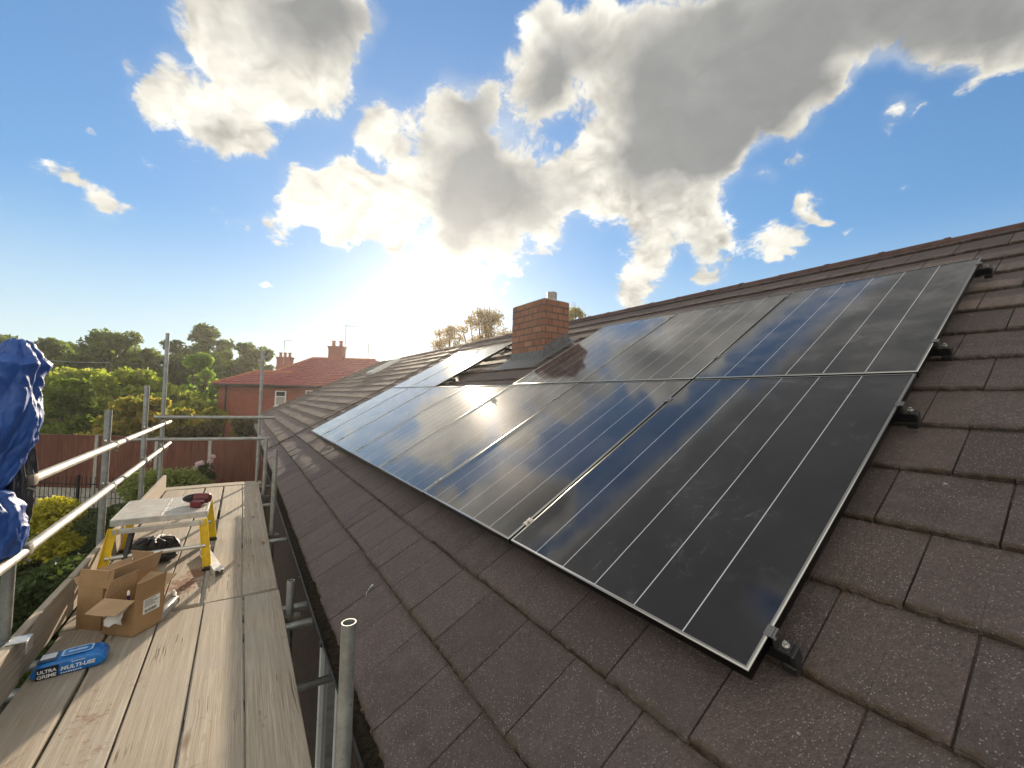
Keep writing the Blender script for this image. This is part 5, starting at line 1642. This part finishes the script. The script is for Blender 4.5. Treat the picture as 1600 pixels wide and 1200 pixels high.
# ---- red brick house beyond the garden
D = 26.0
HE = EYE + .50                               # its eaves
fh = thing('brick_house', 'red brick house with hipped red tiled roof and white windows beyond the garden', 'house', G(-12, D, 0))
RL, RRr = -18.45, -6.0
mb = MB()
mb.box(G((RL + RRr) / 2, D + 4.4, HE / 2 - .02), (RRr - RL, 8.8, HE - .04), rot=RG)
mb.build('wall', M['red_brick'], fh)
def slope(name, pts, th=.06, parent=fh, mat='red_tile'):
    """one roof slope with metre UVs; first edge is the eave"""
    pts = [Vector(p) for p in pts]
    ex = (pts[1] - pts[0]).normalized(); nn = (pts[1] - pts[0]).cross(pts[-1] - pts[0]).normalized(); ey = nn.cross(ex)
    off = ORIGIN[parent.name]
    P2 = [((p - pts[0]).dot(ex), (p - pts[0]).dot(ey)) for p in pts]
    vmax = max(q[1] for q in P2)
    def span(v):
        xs = []
        for i in range(len(P2)):
            (xa, ya), (xb, yb) = P2[i], P2[(i + 1) % len(P2)]
            if abs(ya - yb) < 1e-6:
                if abs(v - ya) < 1e-6: xs += [xa, xb]
            elif min(ya, yb) - 1e-6 <= v <= max(ya, yb) + 1e-6:
                xs.append(xa + (xb - xa) * (v - ya) / (yb - ya))
        return (min(xs), max(xs))
    V3 = []; F3 = []; UV = []
    def vert(x, v, w):
        V3.append(pts[0] + ex * x + ey * v + nn * w - off); UV.append((x, v)); return len(V3) - 1
    nrow = max(2, round(vmax / .34)); prev = None
    for r in range(nrow):
        v0, v1 = vmax * r / nrow, vmax * (r + 1) / nrow - (1e-4 if r == nrow - 1 else 0)
        l0, r0 = span(v0); l1, r1 = span(v1)
        a_ = vert(l0, v0, .045); b_ = vert(r0, v0, .045); c_ = vert(r1, v1, .0); d_ = vert(l1, v1, .0)
        F3.append((a_, b_, c_, d_))
        if prev is None: prev = (vert(l0, v0, -th), vert(r0, v0, -th))
        F3.append((prev[0], prev[1], b_, a_))
        prev = (d_, c_)
    me = bpy.data.meshes.new(name)
    me.from_pydata(V3, [], F3)
    uvl = me.uv_layers.new(name='UVMap')
    for lp in me.loops:
        uvl.data[lp.index].uv = UV[lp.vertex_index]
    me.materials.append(M[mat]); me.update()
    o = bpy.data.objects.new(name, me); COL.objects.link(o); o.parent = parent; ORIGIN[o.name] = Vector(off)
    return o
ov = .28
def H(r, d, z): return G(r, d, z)
# lower part at the left
zl = EYE + 1.42
e0, e1_, = H(RL - ov, D - ov, HE), H(-14.2, D - ov, HE)
slope('roof', [e0, H(-13.2, D - ov, HE), H(-13.2, D + 1.5, zl), H(RL + 1.35, D + 1.5, zl)])
slope('roof', [H(RL - ov, D + 3.3, HE), e0, H(RL + 1.35, D + 1.5, zl)])
slope('roof', [H(-13.2, D + 3.3, HE), H(RL - ov, D + 3.3, HE), H(RL + 1.35, D + 1.5, zl), H(-13.2, D + 1.5, zl)])
# main part
zm = EYE + 2.62
ML, MR = -17.0, -5.0
mr0, mr1 = -14.55, -10.6
slope('roof', [H(ML, D - ov + .02, HE + .02), H(MR, D - ov + .02, HE + .02), H(mr1 + .6, D + 4.0, zm), H(mr0, D + 4.0, zm)])
slope('roof', [H(ML, D + 9, HE), H(ML, D - ov + .02, HE + .02), H(mr0, D + 4.0, zm)])
slope('roof', [H(MR, D - ov, HE), H(MR, D + 9, HE), H(mr1 + .6, D + 4.0, zm)])
mb = MB()
for a_, b_ in ((H(mr0, D + 4, zm), H(mr1 + .6, D + 4, zm)), (H(ML + .9, D - ov + 1.6, HE + .78), H(mr0, D + 4, zm)), (H(RL + 1.35, D + 1.5, zl), H(-14.6, D + 1.5, zl)), (e0, H(RL + 1.35, D + 1.5, zl))):
    mb.tube([a_, b_], .10, 10)
mb.build('ridge_capping', M['terracotta'], fh, smooth=40)
mb = MB()
mb.box(H((RL + MR) / 2, D - ov - .04, HE - .03), (MR - RL + ov, .10, .09), rot=RG, bevel=.03)
mb.box(H((RL + MR) / 2, D - ov / 2, HE - .08), (MR - RL + ov, ov - .02, .03), rot=RG)
mb.build('gutter', M['gutter'], fh)
mb = MB(); mb.tube([H(-17.95, D - .1, HE - .1), H(-17.95, D - .1, .1)], .05, 10); mb.build('downpipe', M['gutter'], fh, smooth=40)
def fwin(r0, r1, z0, z1):
    mb = MB(); t = .06; zc = (z0 + z1) / 2
    mb.box(H(r0 + t / 2, D - .03, zc), (t, .1, z1 - z0), rot=RG); mb.box(H(r1 - t / 2, D - .03, zc), (t, .1, z1 - z0), rot=RG)
    mb.box(H((r0 + r1) / 2, D - .03, z1 - t / 2), (r1 - r0 - 2 * t, .098, t), rot=RG); mb.box(H((r0 + r1) / 2, D - .03, z0 + t / 2), (r1 - r0 - 2 * t, .098, t), rot=RG)
    mb.box(H((r0 + r1) / 2, D - .03, z1 - .36), (r1 - r0 - 2 * t, .096, .07), rot=RG)
    mb.box(H((r0 + r1) / 2, D - .06, z0 - .03), (r1 - r0 + .1, .16, .05), rot=RG)
    w = mb.build('window', M['upvc'], fh)
    MB().box(H((r0 + r1) / 2, D - .005, z1 - .2), (r1 - r0 - .1, .02, .28), rot=RG).build('pane', M['pane'], w)
    MB().box(H((r0 + r1) / 2, D - .004, (z0 + z1 - .36) / 2), (r1 - r0 - .1, .02, z1 - z0 - .45), rot=RG).build('blind', M['blind'], w)
M['blind'] = simple('window_blind', (0.34, 0.30, 0.26), 0.6)
fwin(-14.86, -14.18, EYE - .78, EYE + .16)
fwin(-12.95, -12.2, EYE - .78, EYE + .24)
fwin(-10.4, -9.5, EYE - .78, EYE + .24)
def stack(parent, r, d, z0, z1, w, dp, npots, name='chimney', caps=True):
    mb = MB()
    mb.box(H(r, d, (z0 + z1) / 2), (w, dp, z1 - z0), rot=RG)
    mb.box(H(r, d, z1 - .17), (w + .07, dp + .07, .09), rot=RG)
    mb.box(H(r, d, z1 - .05), (w + .12, dp + .12, .10), rot=RG)
    c = mb.build(name, M['red_brick'], parent)
    for k in range(npots):
        x = r + (k - (npots - 1) / 2) * (w / max(1, npots)) * 1.02
        m2 = MB(); rr_ = .13
        zz = z1 + (.08 if k % 2 else 0)
        m2.lathe(H(x, d, z1), [(rr_, 0), (rr_ * .85, .30), (rr_ * 1.15, .34), (rr_ * 1.15, .42), (rr_ * .8, .42), (rr_ * .8, .2)], 14)
        m2.build('chimney_pot', M['terracotta'], c, smooth=40)
    return c
stack(fh, -12.82, D + 4.0, EYE + 2.0, EYE + 3.52, 1.02, .6, 2)
fh2 = thing('brick_house', 'second brick house farther back, only its roof and chimney showing above the red roof', 'house', G(-19.5, 38, 0))
mb = MB(); mb.box(H(-19.5, 40, (EYE + .6) / 2), (9, 7, EYE + .6), rot=RG); mb.build('wall', M['red_brick'], fh2)
slope('roof', [H(-24.3, 36.2, EYE + .6), H(-14.7, 36.2, EYE + .6), H(-17.5, 40, EYE + 2.75), H(-21.0, 40, EYE + 2.75)], parent=fh2)
slope('roof', [H(-14.7, 36.2, EYE + .6), H(-14.7, 43.8, EYE + .6), H(-17.5, 40, EYE + 2.75)], parent=fh2)
slope('roof', [H(-24.3, 43.8, EYE + .6), H(-24.3, 36.2, EYE + .6), H(-21.0, 40, EYE + 2.75)], parent=fh2)
stack(fh2, -21.0, 38, EYE + 2.0, EYE + 3.35, 1.25, .6, 3)

def antenna(label, r, d, z0, z1, arm, kind, ang=0.0):
    root = thing('television_antenna', label, 'antenna', H(r, d, z0), 'television antennas on the far chimneys')
    mb = MB(); mb.tube([H(r, d, z0), H(r, d, z1)], .022, 8); mb.build('mast', M['galv'], root, smooth=40)
    mb = MB(); a, b = H(r - arm * .25, d, z1 - .05), H(r + arm * .75, d, z1 - .05 + ang)
    mb.tube([a, b], .014, 6); mb.build('boom', M['galv'], root)
    mb = MB()
    n_ = kind
    for k in range(n_):
        c = a.lerp(b, (k + .5) / n_); L_ = .24 - .012 * k
        mb.tube([c - VF * L_ * .8 - Vector((0, 0, L_ * .6)), c + VF * L_ * .8 + Vector((0, 0, L_ * .6))], .007, 5)
    mb.build('elements', M['galv'], root)
antenna('antenna with several bars on the mast beside the pots of the main chimney', -12.25, D + 4, EYE + 3.3, EYE + 5.15, 1.0, 6, -.08)
antenna('small antenna on the mast above the farther chimney stack', -20.3, 36.5, EYE + 2.6, EYE + 4.7, .9, 5, .05)
antenna('antenna with one long level arm standing right of the main chimney', -10.55, D + 4, EYE + 1.9, EYE + 3.8, 1.9, 5, -.22)
# lower boom on the main antenna's mast is part of it
ma = bpy.data.objects['television_antenna']
mb = MB(); mb.tube([H(-12.3, D + 4, EYE + 4.78), H(-11.6, D + 4, EYE + 4.72)], .012, 6); mb.tube([H(-12.3, D + 4, EYE + 3.98), H(-11.75, D + 4, EYE + 3.95)], .012, 6)
mb.build('lower_boom', M['galv'], ma)

# ---- pole and overhead wire
pole = thing('utility_pole', 'thin pole among the trees holding up the overhead wire', 'pole', G(-28.3, 29, 0))
mb = MB(); mb.tube([G(-28.3, 29, 0), G(-28.3, 29, 5.9)], [.09, .07], 10); mb.build('shaft', M['bark'], pole, smooth=40)
mb = MB(); p0, p1 = G(-28.3, 29, 5.85), G(-52, 42, 7.4)
pts = []
for k in range(17):
    t = k / 16
    p = p0.lerp(p1, t); p.z -= 1.2 * t * (1 - t)
    pts.append(p)
mb.tube(pts, .022, 5)
tag(mb.build('overhead_wire', M['galv'], loc=p0), 'pale overhead wire sagging across the trees to the thin pole', 'wire')
